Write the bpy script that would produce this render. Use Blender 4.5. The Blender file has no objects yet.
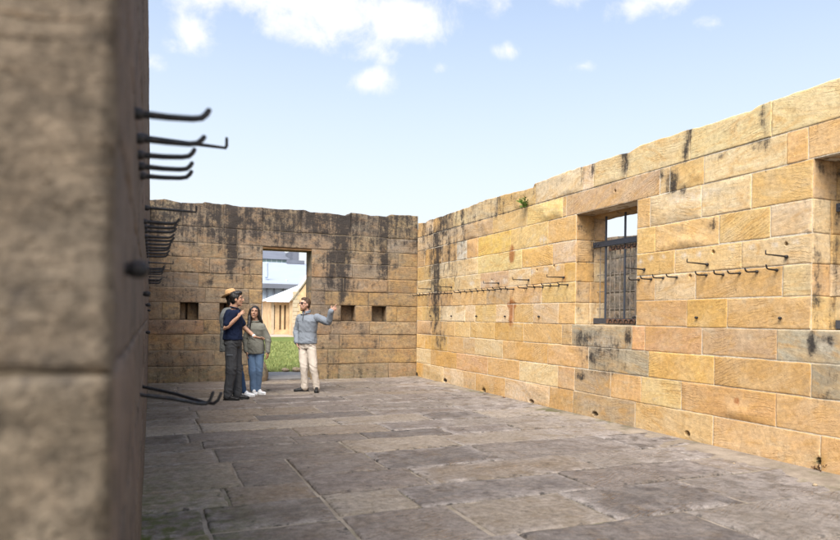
import bpy, bmesh, math, random
import numpy as np
from mathutils import Vector, Matrix

random.seed(7)
RNG = np.random.RandomState(11)
R = math.radians
sc = bpy.context.scene
COL = sc.collection

# ------------------------------------------------------------------ camera
CAM_H = 1.45
YAW = R(22.48)
ROLL = 0.0124
FPX = 650.0
PX, PY = 420.0, 317.5
cam_d = bpy.data.cameras.new('camera')
cam = bpy.data.objects.new('camera', cam_d)
COL.objects.link(cam)
cam.matrix_world = (Matrix.Translation((0, 0, CAM_H)) @ Matrix.Rotation(-YAW, 4, 'Z')
                    @ Matrix.Rotation(R(90), 4, 'X') @ Matrix.Rotation(ROLL, 4, 'Z'))
cam_d.sensor_width = 36
cam_d.lens = FPX / 840 * 36
cam_d.shift_y = (PY - 270) / 840
cam_d.clip_start = 0.05
cam_d.clip_end = 3000
cam_d.dof.use_dof = True
cam_d.dof.focus_distance = 12.0
cam_d.dof.aperture_fstop = 2.0
sc.camera = cam

# ------------------------------------------------------------------ sky, sun, exposure
SUN_DIR = Vector((-0.38, -0.50, 0.78)).normalized()
SUN_EL = math.asin(SUN_DIR.z)
SUN_AZ = math.atan2(SUN_DIR.x, SUN_DIR.y)
world = bpy.data.worlds.new('World')
sc.world = world
world.use_nodes = True

F_ = Vector((math.sin(YAW), math.cos(YAW), 0))
R_ = Vector((math.cos(YAW), -math.sin(YAW), 0))


def ray(px, py):
    """direction (depth 1 along the view axis) through a photo pixel"""
    du, dv = px - PX, py - PY
    u = du * math.cos(ROLL) + dv * math.sin(ROLL)
    v = -du * math.sin(ROLL) + dv * math.cos(ROLL)
    return F_ + R_ * (u / FPX) + Vector((0, 0, -v / FPX))


def on_x(px, py, X):
    d = ray(px, py)
    t = X / d.x
    return d.y * t, CAM_H + d.z * t


def on_y(px, py, Y):
    d = ray(px, py)
    t = Y / d.y
    return d.x * t, CAM_H + d.z * t


def on_z(px, py, Z=0.0):
    d = ray(px, py)
    t = (Z - CAM_H) / d.z
    return d.x * t, d.y * t


def build_world():
    nt = world.node_tree
    nt.nodes.clear()
    N, L = nt.nodes, nt.links
    out = N.new('ShaderNodeOutputWorld')
    bg = N.new('ShaderNodeBackground')
    sky = N.new('ShaderNodeTexSky')
    sky.sky_type = 'NISHITA'
    sky.sun_disc = False
    sky.sun_elevation = SUN_EL
    sky.sun_rotation = SUN_AZ
    sky.air_density = 0.9
    sky.dust_density = 1.5
    sky.ozone_density = 1.6
    tc = N.new('ShaderNodeTexCoord')

    def math_(op, a, b=None, c=None, clamp=False):
        n = N.new('ShaderNodeMath'); n.operation = op; n.use_clamp = clamp
        for i, v in enumerate((a, b, c)):
            if v is None: continue
            if isinstance(v, (int, float)): n.inputs[i].default_value = v
            else: L.new(v, n.inputs[i])
        return n.outputs[0]

    blobs = [(215, -8, .09, .7), (255, -10, .12, .9), (300, -2, .13, 1.1), (350, 8, .13, 1.25), (395, 18, .11, 1.25), (428, 30, .07, .9),
             (372, 48, .07, .8), (372, 78, .055, .95), (190, 33, .06, .8), (176, 42, .035, .6), (150, 62, .03, .6),
             (568, -4, .06, .75), (640, 6, .06, 1.0), (660, -3, .06, .95), (712, 24, .035, .62), (584, 66, .03, .6),
             (508, 50, .03, .5), (440, 68, .03, .5), (500, -70, .2, 1), (120, -60, .2, 1)]
    nz = N.new('ShaderNodeTexNoise'); nz.inputs['Scale'].default_value = 15; nz.inputs['Detail'].default_value = 9
    nz.inputs['Roughness'].default_value = .62; nz.inputs['Distortion'].default_value = .3
    L.new(tc.outputs['Generated'], nz.inputs['Vector'])
    field = None
    for (px, py, r, s) in blobs:
        d = ray(px, py).normalized()
        sub = N.new('ShaderNodeVectorMath'); sub.operation = 'SUBTRACT'
        L.new(tc.outputs['Generated'], sub.inputs[0]); sub.inputs[1].default_value = d
        scl = N.new('ShaderNodeVectorMath'); scl.operation = 'MULTIPLY'
        L.new(sub.outputs[0], scl.inputs[0]); scl.inputs[1].default_value = (1 / r, 1 / r, 1.9 / r)
        ln = N.new('ShaderNodeVectorMath'); ln.operation = 'LENGTH'
        L.new(scl.outputs[0], ln.inputs[0])
        f = math_('MULTIPLY', math_('SUBTRACT', 1.0, ln.outputs['Value'], clamp=True), s)
        field = f if field is None else math_('MAXIMUM', field, f)
    # everything far from the picture also carries loose cloud, so the light is soft
    nz2 = N.new('ShaderNodeTexNoise'); nz2.inputs['Scale'].default_value = 2.2; nz2.inputs['Detail'].default_value = 6
    L.new(tc.outputs['Generated'], nz2.inputs['Vector'])
    away = N.new('ShaderNodeVectorMath'); away.operation = 'DOT_PRODUCT'
    L.new(tc.outputs['Generated'], away.inputs[0]); away.inputs[1].default_value = tuple(ray(480, 100).normalized())
    am = math_('MULTIPLY', math_('SUBTRACT', .72, away.outputs['Value'], clamp=True), 1.6, clamp=True)
    back = math_('MULTIPLY', am, math_('SUBTRACT', nz2.outputs['Fac'], .30, clamp=True))
    field = math_('ADD', field, math_('MULTIPLY', back, 2.2))
    m = math_('ADD', math_('MULTIPLY', field, 1.15), math_('MULTIPLY', math_('SUBTRACT', nz.outputs['Fac'], .5), 2.6))
    mr = N.new('ShaderNodeMapRange'); mr.interpolation_type = 'SMOOTHSTEP'
    L.new(m, mr.inputs['Value']); mr.inputs['From Min'].default_value = .22; mr.inputs['From Max'].default_value = 1.22
    # no cloud where there is no field
    gate = math_('MULTIPLY', mr.outputs[0], math_('MULTIPLY', field, 5.0, clamp=True))
    # thin high veil
    veil = math_('ADD', math_('MULTIPLY', gate, .9), .0, clamp=True)
    mix = N.new('ShaderNodeMix'); mix.data_type = 'RGBA'
    L.new(veil, mix.inputs['Factor'])
    hz = N.new('ShaderNodeMix'); hz.data_type = 'RGBA'      # milky veil that thickens to the horizon
    sep = N.new('ShaderNodeSeparateXYZ'); L.new(tc.outputs['Generated'], sep.inputs[0])
    hf = N.new('ShaderNodeMapRange'); L.new(sep.outputs['Z'], hf.inputs['Value'])
    hf.inputs['From Min'].default_value = 0.08; hf.inputs['From Max'].default_value = .60
    hf.inputs['To Min'].default_value = 1.0; hf.inputs['To Max'].default_value = .16
    L.new(hf.outputs[0], hz.inputs['Factor'])
    tn = N.new('ShaderNodeMix'); tn.data_type = 'RGBA'; tn.blend_type = 'MULTIPLY'; tn.inputs['Factor'].default_value = 1
    L.new(sky.outputs[0], tn.inputs['A']); tn.inputs['B'].default_value = (.75, .935, 1.03, 1)
    L.new(tn.outputs['Result'], hz.inputs['A']); hz.inputs['B'].default_value = (SKYW * .955, SKYW * .985, SKYW * 1.0, 1)
    L.new(hz.outputs['Result'], mix.inputs['A'])
    cb = N.new('ShaderNodeVectorMath'); cb.operation = 'SCALE'; cb.inputs[0].default_value = (CLOUD, CLOUD * .99, CLOUD * .985)
    sd = N.new('ShaderNodeVectorMath'); sd.operation = 'DOT_PRODUCT'      # clouds near the sun glow brighter
    L.new(tc.outputs['Generated'], sd.inputs[0]); sd.inputs[1].default_value = tuple(SUN_DIR)
    sm = N.new('ShaderNodeMapRange'); sm.interpolation_type = 'SMOOTHSTEP'; L.new(sd.outputs['Value'], sm.inputs['Value'])
    sm.inputs['From Min'].default_value = .15; sm.inputs['From Max'].default_value = 1.0; sm.inputs['To Min'].default_value = 1.0; sm.inputs['To Max'].default_value = 5.0
    L.new(sm.outputs[0], cb.inputs['Scale']); L.new(cb.outputs[0], mix.inputs['B'])
    L.new(mix.outputs['Result'], bg.inputs['Color'])
    bg.inputs['Strength'].default_value = SKY_STR
    L.new(bg.outputs[0], out.inputs[0])


SKY_STR = 0.12
SKYW = 3.42
CLOUD = 4.0
build_world()

sun_d = bpy.data.lights.new('sun', 'SUN')
sun_d.energy = 2.6
sun_d.angle = R(36)
sun_d.color = (1.0, 0.93, 0.83)
sun = bpy.data.objects.new('sun', sun_d)
COL.objects.link(sun)
sun.rotation_euler = SUN_DIR.to_track_quat('Z', 'Y').to_euler()
sun.location = (0, 0, 30)

sc.view_settings.view_transform = 'Standard'
sc.view_settings.look = 'None'
sc.view_settings.gamma = 1
sc.view_settings.use_curve_mapping = False
sc.view_settings.exposure = 1.28


# ------------------------------------------------------------------ helpers
def tag(o, label=None, cat=None, group=None, kind=None):
    if label: o['label'] = label
    if cat: o['category'] = cat
    if group: o['group'] = group
    if kind: o['kind'] = kind
    return o


def empty(name, loc=(0, 0, 0), rz=0.0):
    o = bpy.data.objects.new(name, None)
    o.location = loc
    o.rotation_euler = (0, 0, rz)
    COL.objects.link(o)
    o.empty_display_size = .1
    return o


class MB:
    """collects vertices and faces (and per-vertex attributes) into one mesh"""
    def __init__(s):
        s.v = []; s.f = []; s.mi = []; s.att = {}; s.n = 0

    def add(s, verts, faces, mi=0, **att):
        verts = np.asarray(verts, dtype=float).reshape(-1, 3)
        k = len(verts)
        s.v.append(verts)
        s.f.extend([tuple(i + s.n for i in f) for f in faces])
        s.mi.extend([mi] * len(faces))
        for a in set(list(att) + list(s.att)):
            if a not in s.att: s.att[a] = []
            lst = s.att[a]
            if a in att:
                lst.append((s.n, k, np.asarray(att[a], dtype=float)))
        s.n += k

    def box(s, c, h, M=None, mi=0):
        c = np.array(c, float); h = np.array(h, float)
        v = np.array([[x, y, z] for x in (-1, 1) for y in (-1, 1) for z in (-1, 1)], float) * h
        if M is not None: v = v @ np.array(M.to_3x3()).T
        v = v + c
        s.add(v, [(0, 1, 3, 2), (4, 6, 7, 5), (0, 4, 5, 1), (2, 3, 7, 6), (0, 2, 6, 4), (1, 5, 7, 3)], mi)

    def box2(s, lo, hi, mi=0):
        lo = np.array(lo, float); hi = np.array(hi, float)
        s.box((lo + hi) / 2, (hi - lo) / 2, mi=mi)

    def tube(s, pts, rad, n=10, cap=True, mi=0, flat=None):
        """tube along points; rad a number or list; round end caps"""
        pts = [Vector(p) for p in pts]
        if isinstance(rad, (int, float)): rad = [rad] * len(pts)
        rings = []
        prev = None
        up = Vector((0, 0, 1))
        for i, p in enumerate(pts):
            if i == 0: t = pts[1] - pts[0]
            elif i == len(pts) - 1: t = pts[-1] - pts[-2]
            else: t = (pts[i + 1] - pts[i]).normalized() + (pts[i] - pts[i - 1]).normalized()
            t.normalize()
            if prev is None:
                a = up if abs(t.dot(up)) < .9 else Vector((1, 0, 0))
                x = t.cross(a).normalized()
            else:
                x = (prev - t * prev.dot(t)).normalized()
            y = t.cross(x)
            prev = x
            rings.append((p, x, y, t, rad[i]))
        rr = []
        def ring(p, x, y, r):
            return [p + (x * math.cos(2 * math.pi * k / n) + y * math.sin(2 * math.pi * k / n)) * r for k in range(n)]
        if cap:
            p, x, y, t, r = rings[0]
            rr.append(ring(p - t * r * .85, x, y, r * .45)); rr.append(ring(p - t * r * .5, x, y, r * .85))
        for (p, x, y, t, r) in rings: rr.append(ring(p, x, y, r))
        if cap:
            p, x, y, t, r = rings[-1]
            rr.append(ring(p + t * r * .5, x, y, r * .85)); rr.append(ring(p + t * r * .85, x, y, r * .45))
        s.loft(rr, mi)

    def loft(s, rr, mi=0, closed=True):
        n = len(rr[0]); m = len(rr)
        v = [tuple(q) for r_ in rr for q in r_]
        f = []
        for i in range(m - 1):
            for k in range(n):
                k2 = (k + 1) % n
                f.append((i * n + k, i * n + k2, (i + 1) * n + k2, (i + 1) * n + k))
        if closed:
            f.append(tuple(reversed(range(n)))); f.append(tuple((m - 1) * n + k for k in range(n)))
        s.add(v, f, mi)

    def ell(s, c, r, M=None, nu=16, nv=10, mi=0):
        rr = []
        for i in range(nv + 1):
            th = math.pi * (i + .0) / nv
            th = min(max(th, .12), math.pi - .12)
            rr.append([Vector((r[0] * math.sin(th) * math.cos(2 * math.pi * k / nu), r[1] * math.sin(th) * math.sin(2 * math.pi * k / nu), -r[2] * math.cos(th))) for k in range(nu)])
        if M is not None:
            M3 = M.to_3x3(); rr = [[M3 @ q for q in a] for a in rr]
        c = Vector(c)
        s.loft([[q + c for q in a] for a in rr], mi)

    def build(s, name, mats, parent=None, smooth=False, fix=False, link=True):
        me = bpy.data.meshes.new(name)
        V = np.concatenate(s.v) if s.v else np.zeros((0, 3))
        me.from_pydata(V.tolist(), [], s.f)
        if not isinstance(mats, (list, tuple)): mats = [mats]
        for m in mats: me.materials.append(m)
        me.polygons.foreach_set('material_index', s.mi)
        for a, lst in s.att.items():
            dim = 1
            for (_, _, arr) in lst:
                if arr.ndim and arr.shape[-1] in (3, 4) and arr.size > 2: dim = 3
            if dim == 1:
                buf = np.zeros(s.n)
                for (st, k, arr) in lst: buf[st:st + k] = arr
                at = me.attributes.new(a, 'FLOAT', 'POINT'); at.data.foreach_set('value', buf)
            else:
                buf = np.zeros((s.n, 3))
                for (st, k, arr) in lst: buf[st:st + k] = arr[..., :3]
                at = me.attributes.new(a, 'FLOAT_VECTOR', 'POINT'); at.data.foreach_set('vector', buf.ravel())
        if smooth: me.polygons.foreach_set('use_smooth', [True] * len(me.polygons))
        me.update()
        if fix:
            bm = bmesh.new(); bm.from_mesh(me); bmesh.ops.recalc_face_normals(bm, faces=bm.faces); bm.to_mesh(me); bm.free()
        o = bpy.data.objects.new(name, me)
        if link: COL.objects.link(o)
        if parent: o.parent = parent
        return o


def hash3(ix, iy, iz, seed=0):
    h = (ix.astype(np.int64) * 374761393 + iy.astype(np.int64) * 668265263 + iz.astype(np.int64) * 2147483647 + seed * 974634777) & 0xffffffff
    h = ((h ^ (h >> 13)) * 1274126177) & 0xffffffff
    h = h ^ (h >> 16)
    return (h & 0xffff) / 65535.0 * 2 - 1


def vnoise(P, seed=0):
    P = np.asarray(P, float)
    I = np.floor(P).astype(np.int64); f = P - I
    f = f * f * f * (f * (f * 6 - 15) + 10)
    out = 0
    for dx in (0, 1):
        wx = f[..., 0] if dx else 1 - f[..., 0]
        for dy in (0, 1):
            wy = f[..., 1] if dy else 1 - f[..., 1]
            for dz in (0, 1):
                wz = f[..., 2] if dz else 1 - f[..., 2]
                out = out + wx * wy * wz * hash3(I[..., 0] + dx, I[..., 1] + dy, I[..., 2] + dz, seed)
    return out


def fbm(P, oct=4, seed=0, gain=.5):
    P = np.asarray(P, float)
    a = 1.0; t = 0; s = 0
    for o in range(oct):
        t = t + a * vnoise(P * (2.03 ** o) + 17.3 * o, seed + o); s += a; a *= gain
    return t / s


# ------------------------------------------------------------------ materials
class Nodes:
    def __init__(s, name):
        s.m = bpy.data.materials.new(name); s.m.use_nodes = True
        s.t = s.m.node_tree; s.N = s.t.nodes; s.L = s.t.links
        s.b = s.N['Principled BSDF']

    def put(s, sock, v):
        if isinstance(v, (int, float)): sock.default_value = v
        elif isinstance(v, tuple):
            sock.default_value = v if len(v) == len(sock.default_value) else tuple(v) + (1,)
        else: s.L.new(v, sock)

    def math(s, op, a, b=None, clamp=False):
        n = s.N.new('ShaderNodeMath'); n.operation = op; n.use_clamp = clamp
        s.put(n.inputs[0], a)
        if b is not None: s.put(n.inputs[1], b)
        return n.outputs[0]

    def noise(s, vec, scale, detail=5, rough=.55, dist=0.0, out='Fac'):
        n = s.N.new('ShaderNodeTexNoise')
        if vec is not None: s.L.new(vec, n.inputs['Vector'])
        n.inputs['Scale'].default_value = scale; n.inputs['Detail'].default_value = detail
        n.inputs['Roughness'].default_value = rough; n.inputs['Distortion'].default_value = dist
        return n.outputs[out]

    def mapr(s, v, a, b, c=0.0, d=1.0, smooth=False):
        n = s.N.new('ShaderNodeMapRange')
        if smooth: n.interpolation_type = 'SMOOTHSTEP'
        s.put(n.inputs['Value'], v)
        for k, q in zip(('From Min', 'From Max', 'To Min', 'To Max'), (a, b, c, d)): s.put(n.inputs[k], q)
        return n.outputs[0]

    def mix(s, f, a, b, blend='MIX'):
        n = s.N.new('ShaderNodeMix'); n.data_type = 'RGBA'; n.blend_type = blend; n.clamp_factor = True
        s.put(n.inputs['Factor'], f); s.put(n.inputs['A'], a); s.put(n.inputs['B'], b)
        return n.outputs['Result']

    def attr(s, name, out='Vector'):
        n = s.N.new('ShaderNodeAttribute'); n.attribute_name = name
        return n.outputs[out]

    def obj(s):
        return s.N.new('ShaderNodeTexCoord').outputs['Object']

    def scale(s, vec, xyz, loc=(0, 0, 0)):
        n = s.N.new('ShaderNodeMapping'); s.L.new(vec, n.inputs['Vector'])
        n.inputs['Scale'].default_value = xyz; n.inputs['Location'].default_value = loc
        return n.outputs[0]

    def bump(s, h, strength=.4, dist=.01, normal=None):
        n = s.N.new('ShaderNodeBump'); s.put(n.inputs['Height'], h)
        n.inputs['Strength'].default_value = strength; n.inputs['Distance'].default_value = dist
        if normal is not None: s.L.new(normal, n.inputs['Normal'])
        return n.outputs[0]

    def fin(s, col, rough=.9, normal=None, spec=.3, metal=0.0):
        s.put(s.b.inputs['Base Color'], col); s.put(s.b.inputs['Roughness'], rough)
        s.b.inputs['Specular IOR Level'].default_value = spec
        s.b.inputs['Metallic'].default_value = metal
        if normal is not None: s.L.new(normal, s.b.inputs['Normal'])
        return s.m


def stone_mat(name, grey=0.0, DK=.40, contrast=1.0, dirtcol=(.030, .026, .025), bumpd=.016, band=1.0, rust=(.50, .27, .09), mott=1.0, ps=16, pm=.95, palec=(.66, .55, .39), wlb=.32, wlc=.26):
    n = Nodes(name)
    b = n.attr('bpos'); tint = n.attr('tint'); o = n.obj()
    # sedimentary bands, each block with its own direction
    warp = n.noise(b, 2.2, 4, .55)
    bx = n.scale(b, (1.5, 1.5, 7.5))
    b1 = n.noise(bx, 1.0, 6, .62, .9)
    bx2 = n.scale(b, (4.5, 4.5, 30.0))
    b2 = n.noise(bx2, 1.0, 4, .6, .6)
    blot = n.noise(b, 3.1, 5, .6)
    iron_ = n.noise(n.scale(b, (1.3, 1.3, 3.2)), 1.5, 7, .66, 1.2)
    dk = n.noise(o, 4.2, 9, .74, .3)
    f1 = n.mapr(b1, .36, .66, 0, 1, True)
    c = n.mix(n.math('MULTIPLY', f1, .45 * band), tint, rust)
    c = n.mix(n.mapr(b2, .40, .62, .0, .30 * band), c, n.mix(.5, c, (.16, .10, .055)))
    c = n.mix(n.mapr(iron_, .50, .66, 0, .62 * band, True), c, n.mix(.35, rust, tuple(q * p for q, p in zip(rust, (.62, .50, .45)))))
    c = n.mix(n.mapr(iron_, .30, .44, .42 * band, 0, True), c, tuple(q * .8 for q in palec))
    c = n.mix(n.mapr(dk, .50, .68, 0, DK, True), c, (.15, .105, .065))
    wv = n.N.new('ShaderNodeTexWave'); wv.wave_type = 'BANDS'; wv.bands_direction = 'Z'; n.L.new(n.scale(b, (.45, .45, 1)), wv.inputs['Vector'])
    wv.inputs['Scale'].default_value = 9; wv.inputs['Distortion'].default_value = 13; wv.inputs['Detail'].default_value = 5; wv.inputs['Detail Scale'].default_value = .8; wv.inputs['Detail Roughness'].default_value = .62
    wl = n.math('MULTIPLY', n.mapr(wv.outputs['Fac'], .0, .22, 1, 0, True), n.mapr(n.noise(b, 1.9, 5, .65), .50, .64, 0, 1, True))
    c = n.mix(n.math('MULTIPLY', wl, wlc), c, (.27, .15, .06))
    # pale worn patches
    pale = n.attr('pale', 'Fac')
    pf = n.math('MULTIPLY', n.mapr(blot, .46, .66, 0, .34, True), contrast)
    c = n.mix(pf, c, palec)
    pf2 = n.math('MULTIPLY', pale, n.mapr(n.noise(o, ps, 6, .65), .34, .58, 0, pm, True))
    c = n.mix(pf2, c, tuple(q * p for q, p in zip(palec, (.96, 1.0, 1.14))))
    # grain and pits
    g = n.noise(o, 95, 3, .7)
    gm = n.mapr(g, .28, .72, 1 - .30 * mott, 1 + .16 * mott)
    mul = n.N.new('ShaderNodeVectorMath'); mul.operation = 'SCALE'
    n.L.new(c, mul.inputs[0]); n.L.new(gm, mul.inputs['Scale']); c = mul.outputs[0]
    mid = n.noise(o, 19, 6, .68)
    mm = n.mapr(mid, .33, .68, 1 - .38 * mott, 1 + .16 * mott)
    mul = n.N.new('ShaderNodeVectorMath'); mul.operation = 'SCALE'
    n.L.new(c, mul.inputs[0]); n.L.new(mm, mul.inputs['Scale']); c = mul.outputs[0]
    vor = n.N.new('ShaderNodeTexVoronoi'); n.L.new(n.scale(b, (1, 1, 1.6)), vor.inputs['Vector']); vor.inputs['Scale'].default_value = 26
    pit = n.mapr(vor.outputs['Distance'], .05, .22, 1, 0, True)
    pit = n.math('MULTIPLY', pit, n.mapr(n.noise(b, 5, 3, .6), .54, .66, 0, 1))
    c = n.mix(n.math('MULTIPLY', pit, .55), c, (.10, .065, .035))
    # tool marks / chisel lines
    # rust stain and black lichen / water dirt
    st = n.math('MULTIPLY', n.attr('rust', 'Fac'), n.mapr(n.noise(n.scale(o, (9, 9, 3)), 1, 4, .6), .3, .55, .3, 1))
    c = n.mix(n.mapr(st, .15, .8, 0, .85, True), c, (.30, .105, .03))
    sx = n.scale(o, (13, 13, 1.5))
    streak = n.noise(sx, 1, 6, .68)
    patch = n.noise(o, 6.5, 7, .7)
    dd = n.attr('dirt', 'Fac')
    dm = n.math('ADD', dd, n.math('ADD', n.math('MULTIPLY', n.math('SUBTRACT', streak, .5), 2.0), n.math('ADD', n.math('MULTIPLY', n.math('SUBTRACT', patch, .5), 2.3), n.math('MULTIPLY', n.math('SUBTRACT', n.noise(o, 34, 5, .7), .5), 1.3))))
    df = n.mapr(dm, .30, 1.12, 0, .92, True)
    gy = n.math('MULTIPLY', n.mapr(dd, 0, .7, 0, .6), n.mapr(patch, .3, .7, .3, 1.0))
    c = n.mix(gy, c, (.15, .125, .10))
    if grey: 
        c = n.mix(n.math('MULTIPLY', n.mapr(n.noise(o, 1.7, 6, .7), .3, .65, .25, 1.0), grey), c, (.125, .105, .092))
    c = n.mix(df, c, dirtcol)
    mo = n.math('MULTIPLY', n.attr('moss', 'Fac'), n.mapr(n.noise(o, 7, 6, .7), .38, .62, 0, 1, True))
    c = n.mix(n.math('MULTIPLY', mo, .75), c, (.075, .085, .022))
    h = n.math('ADD', n.math('MULTIPLY', b1, .55), n.math('ADD', n.math('MULTIPLY', b2, .22), n.math('ADD', n.math('MULTIPLY', mid, .65), n.math('MULTIPLY', g, .13))))
    h = n.math('SUBTRACT', h, n.math('MULTIPLY', pit, .6))
    h = n.math('SUBTRACT', h, n.math('MULTIPLY', wl, wlb))
    return n.fin(c, .92, n.bump(h, .75, bumpd), .18)


# (Nodes has no mapr2; the expression above never evaluates it)
def simple_mat(name, col, rough=.8, var=.25, scale=12, bump=0.0, bdist=.005, spec=.3, metal=0.0, dark=None):
    n = Nodes(name); o = n.obj()
    f = n.noise(o, scale, 5, .65)
    d = dark or tuple(c * (1 - var) for c in col)
    l = tuple(min(1, c * (1 + var * .6)) for c in col)
    c = n.mix(n.mapr(f, .32, .68, 0, 1), d, l)
    nm = n.bump(n.noise(o, scale * 3, 5, .7), bump, bdist) if bump else None
    return n.fin(c, rough, nm, spec, metal)


M = {}
M['stone_warm'] = stone_mat('warm_sandstone', 0.0, .16, .55, bumpd=.014, band=.85, rust=(.62, .36, .11), mott=.6)
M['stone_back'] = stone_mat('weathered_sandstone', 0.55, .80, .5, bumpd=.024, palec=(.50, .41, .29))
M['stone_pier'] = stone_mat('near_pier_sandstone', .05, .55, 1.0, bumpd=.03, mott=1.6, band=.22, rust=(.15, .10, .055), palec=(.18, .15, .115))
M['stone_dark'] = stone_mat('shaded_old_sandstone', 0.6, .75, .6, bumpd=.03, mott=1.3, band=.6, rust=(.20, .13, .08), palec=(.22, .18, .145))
M['mortar_warm'] = simple_mat('pale_lime_mortar', (.60, .52, .40), .95, .3, 30, .6)
M['mortar_dark'] = simple_mat('dirty_mortar', (.16, .125, .085), .95, .4, 20, .6)
M['iron'] = simple_mat('black_painted_iron', (.018, .015, .015), .55, .4, 60, .5, .003, .5, .0, dark=(.008, .008, .010))
def worn_iron():
    n = Nodes('worn_black_iron'); o = n.obj()
    c = n.mix(n.mapr(n.noise(o, 55, 6, .7), .52, .66, 0, .7, True), (.010, .010, .012), (.045, .022, .013))
    return n.fin(c, n.mapr(n.noise(o, 40, 4, .6), .4, .6, .32, .65), n.bump(n.noise(o, 130, 5, .7), .6, .003), .45)
M['iron'] = worn_iron()
M['iron_grey'] = simple_mat('blue_grey_iron', (.045, .051, .066), .5, .3, 50, .2, .002, .5)
M['iron_rust'] = simple_mat('rusty_iron', (.17, .095, .06), .8, .5, 40, .4, .003)
M['iron_pale'] = simple_mat('worn_pale_rod', (.24, .20, .16), .7, .5, 30, .2, .002)
M['timber'] = simple_mat('old_brown_timber', (.16, .085, .035), .8, .4, 9, .4, .004)


# ------------------------------------------------------------------ block walls
def cuts(a0, a1, step, extra=()):
    n = max(2, int(math.ceil((a1 - a0) / step)))
    s = set(np.round(np.linspace(a0, a1, n + 1), 5).tolist())
    e = .018
    for q in (a0 + .006, a0 + e, a1 - e, a1 - .006): s.add(round(q, 5))
    for q in extra:
        if a0 + .02 < q < a1 - .02: s.add(round(q, 5))
    s = sorted(s)
    r = [s[0]]
    for q in s[1:]:
        if q - r[-1] > .0035: r.append(q)
    r[-1] = s[-1]
    return np.array(r)


class Frame:
    """o + a*A + z*B + n*N"""
    def __init__(s, o, A, B, N):
        s.o, s.A, s.B, s.N = [np.array(q, float) for q in (o, A, B, N)]

    def __call__(s, a, z, n):
        a, z, n = np.broadcast_arrays(a, z, n)
        return s.o + a[..., None] * s.A + z[..., None] * s.B + n[..., None] * s.N


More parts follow.
